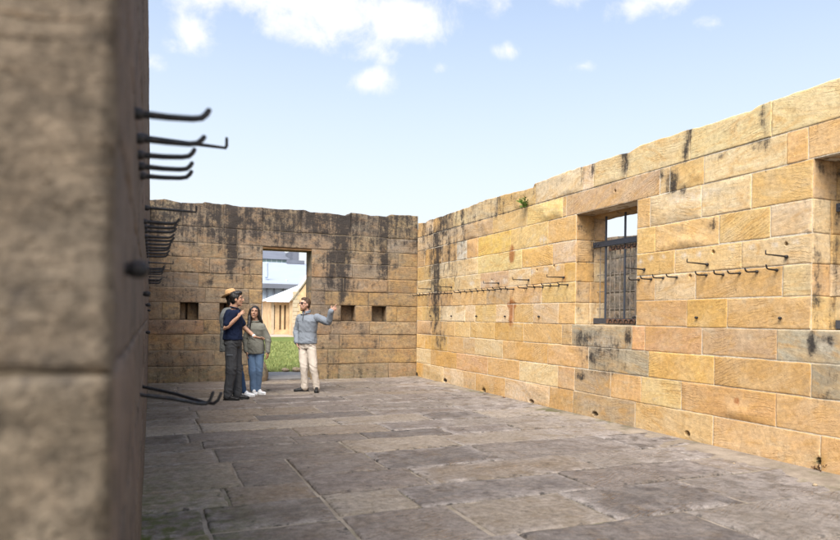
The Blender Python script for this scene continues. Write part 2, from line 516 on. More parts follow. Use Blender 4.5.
def add_block(mb, fr, a0, a1, z0, z1, tint, fields, step=.045, gap=.0035, rough=.006, off=None, ztop=None,
              holes=(), depth=.05, topdepth=None, edge=.012, dip=None, angle=None, mi=0, low=None, bulge=0, floor_low=None):
    a0 += gap; a1 -= gap; z0 += gap
    if ztop is None: z1 -= gap
    ex = []; ez = []
    for (ha, hz, ra, rz) in holes:
        if a0 - ra < ha < a1 + ra and z0 - rz < hz < z1 + rz:
            ex += [ha + ra * q for q in (-1.25, -1, -.6, 0, .6, 1, 1.25)]; ez += [hz + rz * q for q in (-1.25, -1, -.6, 0, .6, 1, 1.25)]
    A = cuts(a0, a1, step, ex); Z = cuts(z0, z1, step, ez)
    aa, zz = np.meshgrid(A, Z)                       # rows = z
    seed = RNG.randint(0, 9999)
    if off is None: off = RNG.uniform(-.5, .5) * rough
    ta, tz = RNG.uniform(-.006, .006, 2)
    ua = (aa - a0) / (a1 - a0); uz = (zz - z0) / (z1 - z0)
    P0 = fr(aa, zz, 0.0)
    nn = off + (ta * (ua - .5) * 2 + tz * (uz - .5) * 2) * min(1, rough / .009)
    big = fbm(P0 * np.array([2.4, 2.4, 3.2]) + seed, 3, 3)
    sm = fbm(P0 * 11 + seed, 3, 9)
    nn = nn + rough * 1.2 * big + rough * .65 * sm
    ed = np.minimum(np.minimum(aa - a0, a1 - aa), np.minimum(zz - z0, z1 - zz))
    ew = edge * (1 + .6 * vnoise(P0 * 9 + seed, 5))
    t = np.clip(1 - ed / np.maximum(ew * 1.6, 1e-4), 0, 1)
    if low is not None: nn = np.maximum(nn, low)
    nn = nn - (t ** 2) * ew * 1.2
    # crumbled corners and joints
    ch = np.clip(fbm(P0 * 6.5 + seed, 3, 21) - .18, 0, 1) * np.clip(1 - ed / .07, 0, 1)
    nn = nn - ch * min(.03, edge * 1.3)
    if bulge: 
        q_ = fbm(P0 * np.array([1.7, 1.7, 2.6]) + seed * .37, 4, 33)
        q_ = np.clip(q_ - RNG.uniform(-.05, .2), 0, 1) * np.clip(ed / .05, 0, 1)
        nn = nn + bulge * (.55 * q_ + .45 * np.floor(q_ * 9) / 9)
    wob = .004
    aw = aa + wob * vnoise(P0 * 7 + 31, 2) * (ed < .004)
    zw = zz + wob * vnoise(P0 * 7 + 57, 4) * (ed < .004)
    if ztop is not None:
        zt = ztop(aa)
        zw = z0 + (zt - z0) * uz + .012 * fbm(P0 * 8, 3, 8) * uz
    for (ha, hz, ra, rz) in holes:
        d = ((aa - ha) / ra) ** 2 + ((zz - hz) / rz) ** 2
        nn = np.where(d < 1.05, nn - .34, nn)
    if dip is not None:
        nn = nn + dip(aa, zz)
    if floor_low is not None: nn = np.maximum(nn, floor_low - .012 * np.clip(1 - ed / .012, 0, 1) ** 2)
    P = fr(aw, zw, nn)
    ny, nx = aa.shape
    idx = np.arange(nx * ny).reshape(ny, nx)
    F = [(idx[j, i], idx[j, i + 1], idx[j + 1, i + 1], idx[j + 1, i]) for j in range(ny - 1) for i in range(nx - 1)]
    V = [P.reshape(-1, 3)]
    # sides
    ring = list(idx[0, :]) + list(idx[1:, -1]) + list(idx[-1, -2::-1]) + list(idx[-2:0:-1, 0])
    base = nx * ny
    rp = P.reshape(-1, 3)[ring] - fr.N * depth
    V.append(rp)
    m = len(ring)
    for k in range(m):
        k2 = (k + 1) % m
        F.append((ring[k2], ring[k], base + k, base + k2))
    # top surface running to the back of the wall
    nt = nx * ny + m
    if topdepth:
        rows = 6
        prev = idx[-1, :]
        for r_ in range(1, rows + 1):
            q = P[-1] - fr.N * (topdepth * r_ / rows)
            q = q + fr.B * (.02 * fbm(q * 5, 3, 14))[:, None] * (1 if r_ < rows else .3) * 1.0
            V.append(q)
            cur = np.arange(nt, nt + nx); nt += nx
            for i in range(nx - 1): F.append((prev[i], prev[i + 1], cur[i + 1], cur[i]))
            prev = cur
        q = P[0] * 0 + (fr(aw[0], np.full(nx, z0), np.full(nx, 0.)) - fr.N * (topdepth))
        V.append(q); cur = np.arange(nt, nt + nx); nt += nx
        for i in range(nx - 1): F.append((prev[i], prev[i + 1], cur[i + 1], cur[i]))
        # two cheeks so a step in the top shows stone
        V.append(np.array([P[-1, 0] - fr.N * topdepth, P[0, 0] - fr.N * topdepth, P[-1, -1] - fr.N * topdepth, P[0, -1] - fr.N * topdepth]))
        F.append((idx[-1, 0], nt, nt + 1, idx[0, 0])); F.append((idx[-1, -1], idx[0, -1], nt + 3, nt + 2)); nt += 4
    V = np.concatenate(V)
    # block-local texture coordinates
    ang = RNG.normal(0, .20) if angle is None else angle
    al = (V - fr.o) @ fr.A; zl = (V - fr.o) @ fr.B; nl = (V - fr.o) @ fr.N
    ca, sa = math.cos(ang), math.sin(ang)
    B = np.stack([al * ca - zl * sa, nl, al * sa + zl * ca], -1) + RNG.uniform(-40, 40, 3)
    att = {'bpos': B, 'tint': np.tile(np.array(tint, float), (len(V), 1))}
    for k, fn in fields.items(): att[k] = fn(al, zl)
    mb.add(V, F, mi, **att)


def core(mb, fr, a0, a1, z0, z1, T, openings, mi=1, n0=-.010, amp=.003):
    """mortar core behind the blocks with real openings"""
    As = sorted({a0, a1, *[q for o in openings for q in o[:2] if a0 < q < a1]})
    Zs = sorted({z0, z1, *[q for o in openings for q in o[2:] if z0 < q < z1]})
    def solid(i, j):
        if not (0 <= i < len(As) - 1 and 0 <= j < len(Zs) - 1): return False
        ca, cz = (As[i] + As[i + 1]) / 2, (Zs[j] + Zs[j + 1]) / 2
        return not any(o[0] < ca < o[1] and o[2] < cz < o[3] for o in openings)
    V = []; F = []
    def quad(p):
        k = len(V); V.extend([fr(np.array(q[0]), np.array(q[1]), np.array(q[2])) for q in p]); F.append((k, k + 1, k + 2, k + 3))
    for i in range(len(As) - 1):
        for j in range(len(Zs) - 1):
            if not solid(i, j): continue
            x0, x1, y0, y1 = As[i], As[i + 1], Zs[j], Zs[j + 1]
            # front in a grid so the mortar face wavers
            na = max(1, int((x1 - x0) / .12)); nz = max(1, int((y1 - y0) / .12))
            ga, gz = np.meshgrid(np.linspace(x0, x1, na + 1), np.linspace(y0, y1, nz + 1))
            P0 = fr(ga, gz, 0.0)
            P = fr(ga, gz, n0 + amp * fbm(P0 * 3.1, 2, 5))
            idx = np.arange((na + 1) * (nz + 1)).reshape(nz + 1, na + 1)
            mb.add(P.reshape(-1, 3), [(idx[b, a], idx[b, a + 1], idx[b + 1, a + 1], idx[b + 1, a]) for b in range(nz) for a in range(na)], mi)
            quad([(x0, y0, -T), (x0, y1, -T), (x1, y1, -T), (x1, y0, -T)])
            m = n0
            if not solid(i - 1, j): quad([(x0, y0, m), (x0, y1, m), (x0, y1, -T), (x0, y0, -T)])
            if not solid(i + 1, j): quad([(x1, y0, m), (x1, y0, -T), (x1, y1, -T), (x1, y1, m)])
            if not solid(i, j - 1): quad([(x0, y0, m), (x0, y0, -T), (x1, y0, -T), (x1, y0, m)])
            if not solid(i, j + 1): quad([(x0, y1, m), (x1, y1, m), (x1, y1, -T), (x0, y1, -T)])
    mb.add(np.array(V), F, mi)


ROWS = [0, .36, .71, 1.05, 1.375, 1.71, 2.03, 2.33, 2.67, 3.03, 3.39, 3.75]
WX = 6.0       # face of the right wall
BY = 14.7      # face of the back wall
LX = -0.045    # face of the left wall
TH = 0.56


def row_joints(rows_px, lo, hi, conv, spacing=(.5, 1.15), row_count=11, gmax=1.75):
    """photo joints turned into positions; gaps left by the photo's edge get invented joints"""
    res = []
    for i in range(row_count):
        pts = sorted(conv(p, i) for p in rows_px.get(i, []))
        pts = [p for p in pts if lo + .15 < p < hi - .15]
        known = [lo] + pts + [hi]
        out = [lo]
        for k in range(len(known) - 1):
            g = known[k + 1] - known[k]
            if g > gmax:
                m = int(round(g / random.uniform(.85, 1.1)))
                for q in range(1, m): out.append(known[k] + g * (q + random.uniform(-.2, .2)) / m)
            out.append(known[k + 1])
        res.append(out)
    return res


def blob(cx, cz, ra, rz, s=1.0, p=1.0):
    return lambda a, z: s * np.clip(1 - ((a - cx) / ra) ** 2 - ((z - cz) / rz) ** 2, 0, 1) ** p


def vstreak(cx, w, z0, z1, s=1.0):
    """a run of dirty water: from z1 down to z0, thinning out"""
    def f(a, z):
        t = np.clip((z - z0) / (z1 - z0), 0, 1)
        top = np.clip((z1 + .15 - z) / .15, 0, 1)
        return 1.15 * s * np.clip(1 - np.abs(a - cx + .03 * np.sin(z * 9 + cx * 7)) / (1.7 * w * (.5 + .5 * t)), 0, 1) * np.clip(t * 3, 0, 1) * top
    return f


def fsum(lst):
    def f(a, z):
        t = 0
        for g in lst: t = np.maximum(t, g(a, z))
        return t + np.zeros_like(a)
    return f


WARM = [(.66, .43, .18), (.70, .49, .21), (.62, .39, .165), (.74, .58, .34), (.70, .53, .32), (.68, .42, .14), (.75, .60, .37), (.58, .41, .23), (.70, .46, .20), (.72, .45, .15), (.64, .40, .19)]
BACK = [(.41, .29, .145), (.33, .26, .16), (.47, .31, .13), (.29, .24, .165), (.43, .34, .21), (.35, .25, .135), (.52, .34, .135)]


def pick(pal, j=.05):
    c = np.array(random.choice(pal)) * random.uniform(1 - j * 2.6, 1 + j)
    c = c * np.array([1.0, .97, 1.0])
    return c * np.array([1, random.uniform(.97, 1.03), random.uniform(.92, 1.08)])


# ============================================================== RIGHT WALL
def yx(px, py=320): return on_x(px, py, WX)[0]

W1 = (6.94, 8.29, 1.375, 3.10)               # window: y0, y1, z0, z1
W2 = (3.10, yx(812, 240), 1.375, 3.10)
right_openings = [W1, W2]
# photo joints, row 0 at the floor
RJ = {0: [424, 444, 464, 476, 506, 550, 574, 636, 714, 822],
      1: [431, 457, 488, 520, 558.5, 575, 682, 777],
      2: [425, 431.5, 448, 464, 475, 503, 548, 589, 649, 714.5, 811.5],
      3: [432, 443, 455, 470, 494.5, 523.5, 562, 572, 632, 645, 702, 777],
      4: [422, 440, 465, 475, 496, 513, 533, 686.5, 727],
      5: [428, 452, 472, 486, 509, 541, 654.5, 695, 782],
      6: [436, 454, 480, 508, 530, 741],
      7: [430, 448, 477, 521, 552, 718, 769],
      8: [424, 441, 456, 466, 477, 510, 547, 700, 749.6],
      9: [432, 446, 463, 491.7, 525.5, 561.5, 668, 702, 785],
      10: [424, 432, 440, 452, 466, 496, 534, 581, 592, 624, 688, 769]}
rj = row_joints(RJ, .9, BY, lambda p, i: yx(p))
top_px = [(411.5, 226), (418.5, 223), (425, 223), (427.5, 220.5), (440, 217), (466, 208), (485, 200), (533, 187.5), (534.5, 183.5), (550, 178), (569, 170.7), (594, 163), (621, 153.5), (629, 153), (640, 145.8), (687.5, 130.2), (689, 130.3), (721, 120), (745.5, 111.7), (751, 111.5), (758, 106), (769, 102), (839, 78)]
tp = sorted([on_x(px, py, WX) for px, py in top_px])
ta_ = np.array([-5] + [p[0] for p in tp]); tz_ = np.array([3.74] + [p[1] for p in tp])
right_top = lambda a: np.interp(a, ta_, tz_)

def py_to(px, py): return on_x(px, py, WX)

def st(px, wpx, py0, py1, s):
    """streak given by photo pixels on the right wall"""
    a, zt = py_to(px, py0); _, zb = py_to(px, py1)
    w = abs(yx(px + wpx / 2) - yx(px - wpx / 2))
    return vstreak(a, w, zb, zt, s)

def bl(px, py, rx, ry, s):
    a, z = py_to(px, py); a2, _ = py_to(px + rx, py); _, z2 = py_to(px, py - ry)
    return blob(a, z, abs(a2 - a), abs(z2 - z), s)

r_dirt_shade = fsum([bl(442, 255, 36, 75, .48), bl(436, 300, 14, 60, .6), st(470, 60, 200, 232, .42), st(520, 50, 184, 205, .34), st(455, 8, 222, 300, .5), st(437, 7, 232, 352, 1.0), st(433, 10, 226, 300, .65), st(449, 6, 215, 300, .6), st(456, 4, 212, 270, .6), st(463, 4, 210, 262, .7), st(424, 4, 222, 270, .6),
               st(443, 14, 214, 245, .85), st(475, 6, 205, 228, .5), st(497, 4, 196, 222, .8), st(505, 5, 192, 212, .4), st(592, 4, 162, 182, .55), st(581, 3, 166, 190, .5), st(624, 5, 152, 182, 1.0),
               st(688, 4, 130, 168, 1.0), bl(672, 182, 10, 18, .95), bl(660, 175, 8, 7, .6), bl(762, 144, 14, 8, .55), st(766, 5, 106, 140, .65), bl(683, 190, 5, 10, .7), bl(718, 157, 10, 5, .45),
               bl(583, 338, 14, 12, .95), bl(593, 356, 6, 12, .95), bl(628, 336, 5, 13, 1.05), bl(600, 372, 28, 6, .65), bl(600, 352, 34, 30, .62), bl(590, 312, 8, 9, .45), bl(580, 376, 8, 6, .8),
               bl(812, 345, 7, 17, 1.25), bl(828, 340, 14, 8, .9), bl(828, 372, 16, 18, .5), bl(820, 395, 20, 10, .45), bl(833, 300, 7, 32, .6), bl(835, 200, 6, 30, .6), bl(712, 225, 9, 9, .45), bl(680, 228, 8, 6, .5), bl(440, 340, 8, 14, .75),
               st(430, 50, 206, 232, .55), bl(810, 285, 5, 40, .35), bl(586, 270, 4, 40, .38), bl(427, 330, 12, 8, .3)])
r_pale = fsum([bl(601, 345, 22, 14, .5), bl(826, 345, 10, 12, .5), bl(461, 252, 5, 10, .8), bl(536, 300, 8, 12, .5), bl(520, 393, 22, 10, .5), bl(590, 405, 16, 8, .3), bl(700, 195, 25, 7, .6), bl(678, 198, 12, 8, .6),
               bl(543, 240, 5, 6, .9)] +
              [bl(px, py, 3.2, 4.0, .95) for px, py in ((732, 248), (753, 247), (775, 245), (699, 254), (684, 256), (663, 257), (651, 258), (640, 262), (520, 278), (533, 272), (546, 270), (558, 268), (505, 281), (492, 283), (483, 284), (472, 283), (796, 242))])
r_rust = fsum([bl(511.5, 313, 3.5, 20, 1.3), bl(511.5, 305, 6, 6, 1.3), bl(512, 254, 4, 12, 1.2), bl(546, 236, 3, 8, .4), bl(737, 401, 4, 6, 1.0), bl(788, 262, 2.5, 8, .6), bl(565, 279, 2, 6, .7), bl(653, 337, 12, 14, .3)])
r_moss = fsum([bl(819, 462, 8, 8, .9), bl(430, 375, 20, 4, .4), bl(470, 385, 40, 5, .35), bl(560, 400, 60, 6, .3)])
r_dirt0 = fsum([r_dirt_shade] + [blob(yx(p, q), 1.985, .035, .03, .55) for p, q in ((777, 271), (757.3, 272.7), (740, 274.4), (723.3, 275.6), (706.7, 277), (677, 278.2), (663.6, 279.4), (651.4, 280.4), (639, 281), (568, 285.3), (550.5, 286.6), (535, 288.2), (507.5, 291))] + [blob(yx(p, 275), 2.10, .04, .05, .6) for p in (786.7, 707.6, 644.4, 564, 529, 499)])
r_dirt_shade = lambda a, z: np.maximum(r_dirt0(a, z) + joint_dirt(a, z), fsum(hole_shade)(a, z))  # stains and joint dirt, plus the painted darkness of the holes
r_fields = {'dirt': r_dirt_shade, 'pale': r_pale, 'rust': r_rust, 'moss': r_moss}
holes_px = [(416.7, 375, 2.2, 3), (445, 380.5, 3, 3), (483.7, 390.5, 3.2, 3.4), (531.5, 401.5, 4, 3), (595, 413.5, 5, 3.2), (687.5, 433.5, 4.2, 4.0), (818.5, 461, 4.0, 5), (415, 277, 1.3, 2.2)]
holes = []
for px, py, rx, ry in holes_px:
    a, z = py_to(px, py); a2, _ = py_to(px + rx, py); _, z2 = py_to(px, py - ry)
    holes.append((a, max(z, .03), abs(a2 - a) * .52, abs(z2 - z) * .62))
small_holes = []
hole_shade = [blob(h[0], h[1], h[2] * 1.25, h[3] * 1.25, 3.0) for h in holes]  # shade inside the deep holes, painted in through the dirt colour
joint_dirt = lambda a, z: (np.exp(-((z - 3.39) / .014) ** 2) * .55 + np.exp(-((z - 3.06) / .012) ** 2) * .35 + np.exp(-((z - 2.67) / .010) ** 2) * .25) + 0 * a
for px, py in ((615, 191), (713, 252), (786, 244), (554, 266), (537, 270), (690, 276), (524, 289), (492, 280)):
    a, z = py_to(px, py); small_holes.append((a, z, .018, .018))
holes += small_holes

special = {}   # tint overrides by (row, photo x inside the block)
def rtint(i, a):
    px_table = [(8, 461, (0.720, 0.672, 0.552)), (8, 471, (0.660, 0.384, 0.172)), (8, 493, (0.720, 0.480, 0.138)), (7, 500, (0.720, 0.552, 0.253)), (3, 638, (0.696, 0.384, 0.207)), (3, 425, (0.600, 0.396, 0.230)), (1, 730, (0.600, 0.348, 0.149)), (1, 800, (0.624, 0.396, 0.196)), (3, 600, (0.400, 0.340, 0.240)), (2, 612, (0.380, 0.320, 0.220)), (1, 610, (0.420, 0.310, 0.200)), (0, 600, (0.400, 0.290, 0.180)),
                (3, 820, (0.420, 0.370, 0.270)), (2, 828, (0.360, 0.310, 0.220)), (1, 472, (0.660, 0.396, 0.218)), (1, 505, (0.672, 0.420, 0.196)), (2, 525, (0.660, 0.396, 0.161)), (4, 485, (0.696, 0.480, 0.207)), (3, 482, (0.684, 0.456, 0.196)), (5, 555, (0.696, 0.480, 0.196)), (9, 543, (0.720, 0.528, 0.230)), (8, 529, (0.720, 0.504, 0.218)), (6, 700, (0.696, 0.480, 0.230)), (7, 745, (0.672, 0.456, 0.196)), (9, 745, (0.696, 0.552, 0.333)), (10, 730, (0.660, 0.528, 0.287)), (10, 800, (0.672, 0.540, 0.299)), (10, 655, (0.660, 0.516, 0.287)), (10, 608, (0.624, 0.492, 0.287)), (8, 720, (0.696, 0.552, 0.345)), (0, 665, (0.636, 0.444, 0.230)), (0, 765, (0.636, 0.408, 0.207)), (1, 648, (0.696, 0.504, 0.230))]
    return px_table

RT = rtint(0, 0)
wall = empty('sandstone_wall', (WX, 7.5, 0)); 
tag(wall, 'long sunlit golden sandstone wall with a barred window, on the right', 'wall')
def world_parent(o, p):
    o.parent = p
    o.matrix_parent_inverse = Matrix.Translation(-p.location) if p.rotation_euler.z == 0 else (Matrix.Translation(p.location) @ Matrix.Rotation(p.rotation_euler.z, 4, 'Z')).inverted()
    return o

frR = Frame((WX, 0, 0), (0, 1, 0), (0, 0, 1), (-1, 0, 0))
mb = MB(); cop = MB()
def inside(o, a, z): return o[0] < a < o[1] and o[2] < z < o[3]

def lay(mbx, copx, fr, rows, joints, openings, pal, fields, tints=None, topf=None, top_row=10, step=.045, rough=.006, T=TH, holes=(), lo=0, hi=99, edge=.012, gap=.0035, dip=None, low=None, bulgy=False):
    for i in range(len(rows) - 1):
        z0, z1 = rows[i], rows[i + 1]
        zc = (z0 + z1) / 2
        js = list(joints[i])
        # cut the courses at the openings
        for o in openings:
            if o[2] - .03 < zc < o[3] + .03:
                js = [j for j in js if not (o[0] - .22 < j < o[1] + .22)] + [o[0], o[1]]
        js = sorted(set(js))
        for k in range(len(js) - 1):
            a0, a1 = js[k], js[k + 1]
            ac = (a0 + a1) / 2
            if any(inside(o, ac, zc) for o in openings): continue
            if a1 - a0 < .05: continue
            t = pick(pal)
            if tints:
                for (ri, ta, tc) in tints:
                    if ri == i and a0 < ta < a1: t = np.array(tc)
            zz0 = z0 + RNG.uniform(-.004, .004); 
            istop = i == len(rows) - 2
            bg_ = random.choice((0, 0, .03, .05)) if bulgy else 0
            add_block(copx if istop else mbx, fr, a0, a1, zz0 if i else z0 - .02, z1, t, fields, step=step, rough=rough, holes=holes, edge=edge, gap=gap, dip=dip, low=low, bulge=bg_,
                      ztop=topf if istop else None, topdepth=T if istop else None)

tintsR = [(ri, yx(px), c) for (ri, px, c) in RT]
# lintels become single long blocks
rj[9] = [j for j in rj[9] if not (yx(657) < j < yx(566)) and not (j < yx(806))] + [yx(658), yx(565), yx(806), .9]
rj[9].sort()
# the windows' opening tops sit on the course line
W1 = (W1[0], W1[1], 1.375, 3.03 + .06); W2 = (W2[0], W2[1], 1.375, 3.09)
rowsR = list(ROWS); rowsR[9] = 3.06
lay(mb, cop, frR, rowsR, rj, [(W1[0], W1[1], 1.375, 3.06), (W2[0], W2[1], 1.375, 3.06)], WARM, r_fields, tintsR, right_top, holes=holes, rough=.0040, edge=.0036, gap=.0030, step=.04, low=-.0030, bulgy=True)
core(mb, frR, .9, BY + TH, -.05, 3.39, TH, [(W1[0] , W1[1], 1.375, 3.06), (W2[0], W2[1], 1.375, 3.06)] + [(h[0] - h[2] * 1.35, h[0] + h[2] * 1.35, h[1] - h[3] * 1.35, h[1] + h[3] * 1.35) for h in holes], n0=-.0048, amp=.0006)
core(cop, frR, .9, BY + TH, 3.39, 3.60, TH - .01, [], n0=-.0075, amp=.0012)

# reveals of both windows, sills, lintel soffits
def reveal(mbx, y0, y1, z0, z1, X0, T, fields, pal, rows, stepped=True):
    for yy, sgn in ((y1, -1), (y0, 1)):
        # jamb: stepped, inner part a little proud
        fr = Frame((X0, yy, 0), (1, 0, 0), (0, 0, 1), (0, sgn, 0))
        rws = [r_ for r_ in rows if z0 - .01 <= r_ <= z1 + .01]
        for i in range(len(rws) - 1):
            sp = random.choice((.26, .34))
            for (b0, b1, off) in ((.004, sp, .0), (sp, T, .012)):
                add_block(mbx, fr, b0, b1, rws[i], rws[i + 1], pick(pal) * .95, fields, off=.006 + off + RNG.uniform(0, .004), rough=.004, edge=.005, gap=.002, low=.002)
    fr = Frame((X0, 0, z0), (0, 1, 0), (1, 0, 0), (0, 0, 1))
    add_block(mbx, fr, y0 - .002, y1 + .002, .004, T, pick(pal) * .8, fields, rough=.004)
    fr = Frame((X0, 0, z1), (0, 1, 0), (1, 0, 0), (0, 0, -1))
    add_block(mbx, fr, y0 - .02, y1 + .02, .004, .30, pick(pal) * .8, fields, off=0, rough=.006)
    add_block(mbx, fr, y0 - .02, y1 + .02, .30, T, pick(pal) * .7, fields, off=.05, rough=.010)

rev_fields = {'dirt': lambda a, z: .38 + .25 * (a > .30) + 0 * z, 'pale': lambda a, z: 0 * a, 'rust': lambda a, z: 0 * a, 'moss': lambda a, z: 0 * a}
rev_fields['dirt'] = lambda a, z: .30 + .18 * np.sin(a * 24) * (a < 1) + 0 * z  # jambs darker in upright bands
reveal(mb, W1[0], W1[1], 1.375, 3.06, WX, TH, rev_fields, WARM, rowsR)
reveal(mb, W2[0], W2[1], 1.375, 3.06, WX, TH, rev_fields, WARM, rowsR)
# end cheek of wall near the camera side
world_parent(mb.build('masonry', [M['stone_warm'], M['mortar_warm']], smooth=True), wall)
world_parent(cop.build('coping', [M['stone_warm'], M['mortar_warm']], smooth=True), wall)


# ------------------------------------------------------------------ window grille
def grille(y0, y1, X, z0, z1, zr, parent):
    g = MB()
    g.box2((X - .035, y0 + .01, z0 + .015), (X + .03, y1 - .02, z0 + .10))
    g.box2((X - .045, y0 + .01, zr - .04), (X + .035, y1 + .05, zr + .04))
    for q in (.02, .10): g.tube([(X - .05, y1 - q - .04, zr), (X - .055, y1 - q - .04, zr)], .012, 8)
    root = world_parent(g.build('window_grille', M['iron_grey'], fix=True), parent)
    root['label'] = 'blue grey iron grille with two stout bars and a rusty rod screen'
    n = 11
    ys = [y0 + .10 + (y1 - y0 - .2) * k / (n - 1) for k in range(n)]
    def sub(name, mbx, mat):
        o = mbx.build(name, mat, fix=True); o.parent = root; o.matrix_parent_inverse = Matrix.Translation(root.matrix_world.translation).inverted() ; o.matrix_parent_inverse = Matrix.Identity(4)
        return o
    for yb in (y0 + .22, y0 + .66, y1 - .26):
        b = MB(); b.tube([(X - .0, yb, z0 + .05), (X - .0, yb, z1 + .03)], .0165, 10); sub('bar', b, M['iron_grey'])
    for k, yb in enumerate(ys):
        b = MB(); yj = yb + RNG.uniform(-.01, .01)
        b.tube([(X + .022, yj, z0 + .08), (X + .022 + RNG.uniform(-.004, .004), yj + RNG.uniform(-.008, .008), (z0 + zr) / 2), (X + .022, yj, zr - .03)], .0075, 8)
        sub('rod', b, M['iron_pale'])
    for zq in (.24, .50, .76, 1.0):
        b = MB(); zz = z0 + zq; b.tube([(X + .034, y0 + .02, zz), (X + .034, y1 - .02, zz + .004)], .0058, 8); sub('cross_rod', b, M['iron_pale'])
    # worn ornament strips: rusty plate with a row of upright loops
    for zz, s in ((z0 + .058, 1), (zr - .085, -1)):
        b = MB(); b.box2((X - .046 if s > 0 else X - .012, y0 + .05, zz - .032), (X - .040 if s > 0 else X - .006, y1 - .34, zz + .032))
        sub('rusty_plate', b, M['iron_rust'])
        k = 0
        yb = y0 + .10
        while yb < y1 - .38:
            c = MB(); xx = X - .052 if s > 0 else X - .018
            pts = [(xx, yb + .038 * math.cos(t), zz - .012 * s + s * .032 * math.sin(t)) for t in np.linspace(0, math.pi, 7)]
            c.tube(pts, .0065, 6); c.tube([pts[0], (xx, pts[0][1], zz - .028 * s)], .0065, 6)
            sub('scroll', c, M['iron']); yb += .115
    return root

grille(W1[0], W1[1], WX + .36, 1.375, 3.06, 2.60, wall)
grille(W2[0], W2[1], WX + .36, 1.375, 3.06, 2.60, wall)

# ------------------------------------------------------------------ hooks
def hook_mesh(L, r, up, kind, rise=0.0):
    """points along +x from the wall, tip turned up"""
    m = MB()
    if kind == 'short':
        s = RNG.uniform(-.006, .004) + rise
        pts = [(-.05, 0, 0), (.0, 0, 0), (L * .45, 0, -.003 + s * .3), (L * .78, 0, -.005 + s), (L * .90, 0, .000 + s), (L * .965, 0, .012 + s), (L, 0, up + s)]
        rad = [r * 1.15, r * 1.15, r, r * .95, r * .93, r * .9, r * .85]
        m.tube(pts, rad, 10)
        m.tube([(.002, 0, 0), (.014, 0, 0)], r * 1.75, 10)
    else:
        pts = [(-.05, 0, 0), (.0, 0, 0), (L * .5, 0, -.002), (L * .985, 0, -.005), (L, 0, .004), (L, 0, up)]
        m.tube(pts, [r * 1.25, r * 1.25, r * 1.0, r * .8, r * .75, r * .7], 8)
        m.tube([(.0, 0, 0), (.022, 0, -.001)], r * 2.1, 8)
    return m

iron = M['iron']
hs = hook_mesh(.185, .0088, .026, 'short').build('hook', iron, link=False, smooth=True)
hs2 = hook_mesh(.180, .0092, .034, 'short').build('hook', iron, link=False, smooth=True)
hk1 = hook_mesh(.195, .0094, .022, 'short', .010).build('hook', iron, link=False, smooth=True)
hk2 = hook_mesh(.19, .0094, .024, 'short', .007).build('hook', iron, link=False, smooth=True)
hl = hook_mesh(.325, .0085, .034, 'long').build('hook', iron, link=False, smooth=True)
hp = MB(); hp.tube([(-.03, 0, 0), (.022, 0, 0)], .0115, 10); hp.tube([(.018, 0, 0), (.030, 0, 0)], .016, 10)
hp = hp.build('iron_stud', iron, link=False, smooth=True)

def put(proto, parent, loc, rz, tilt=0.0, sc_=1.0):
    o = proto.copy(); o.parent = parent
    o.location = Vector(loc) - parent.location
    o.rotation_euler = (RNG.uniform(-.08, .08), tilt, rz)
    o.scale = (sc_, 1, 1)
    COL.objects.link(o)
    return o

low_px = [(777, 271), (757.3, 272.7), (740, 274.4), (723.3, 275.6), (706.7, 277), (677, 278.2), (663.6, 279.4), (651.4, 280.4), (639, 281),
          (568, 285.3), (559, 286), (550.5, 286.6), (543, 287.4), (535, 288.2), (527, 289),
          (514, 290.5), (507.5, 291), (501.5, 291.4), (495.5, 291.8), (489.8, 292.2), (484, 292.6), (478, 293), (472, 293.5), (466.5, 294), (461, 294.5),
          (452, 295.2), (448, 295.5), (444, 295.8), (440, 296.1), (436, 296.4), (430, 296.9), (426.5, 297.2), (423, 297.5), (419.5, 297.8), (416, 298.1), (412.8, 298.4)]
for px, py in low_px:
    y = yx(px, py)
    put(random.choice((hs, hs2)), wall, (WX + .005, y, 1.985 + RNG.uniform(-.006, .006)), math.pi + RNG.uniform(-.10, .10), RNG.uniform(-.06, .05), RNG.uniform(.92, 1.06))
for px in (786.7, 707.6, 644.4, 564, 529, 499, 452, 431):
    put(hl, wall, (WX + .005, yx(px, 275), 2.115 + RNG.uniform(-.006, .006)), math.pi + RNG.uniform(-.05, .05), RNG.uniform(-.05, .02))
for px in (412.6, 431, 452, 477, 505.7, 539.5, 634.5, 697.5, 781.3):
    put(hp, wall, (WX + .003, yx(px, 318), 1.49), math.pi)


# ============================================================== BACK WALL
def xb(px, py=320): return on_y(px, py, BY)[0]

DOOR = (xb(262), xb(311), -.02, 2.94)
NZ0, NZ1 = 1.34, 1.71
NICH = [(xb(180, 310), xb(198.5, 310)), (xb(219.5, 310), xb(237, 310)), (xb(341, 314), xb(355.5, 314)), (xb(372, 314), xb(386.5, 314))]
back_open = [DOOR] + [(a, b, NZ0, NZ1) for a, b in NICH]
ROWB = [0, .35, .69, 1.03, 1.34, 1.71, 2.03, 2.35, 2.68, 2.99, 3.34, 3.80]
BJ = {0: [199, 339, 389], 1: [215, 247, 367.5], 2: [184.5, 240, 340, 380], 3: [204, 250, 370], 4: [162, 212, 250, 330, 363, 397],
      5: [205, 325, 368.5], 6: [198, 343, 388], 7: [170, 209, 335, 352, 387], 8: [191, 237, 345, 398],
      9: [196.5, 236, 334, 352, 386], 10: [180, 222, 262, 300, 350, 378]}
xmin, xmax = LX - .3, WX + .002
bj = row_joints(BJ, xmin, xmax, lambda p, i: xb(p), row_count=11, gmax=2.6)
btop_px = [(152, 200), (165, 199), (178, 202), (181, 202.8), (203, 203), (204, 201.8), (218, 204), (222, 204.5), (226, 204), (240, 206.5), (262, 207.5), (280, 209.5), (300, 210), (304, 209.8), (310, 212), (328, 213), (348, 216), (351, 212.5), (364, 214), (372, 216), (376, 215.5), (388, 216.5), (390, 214.5), (411, 215.5)]
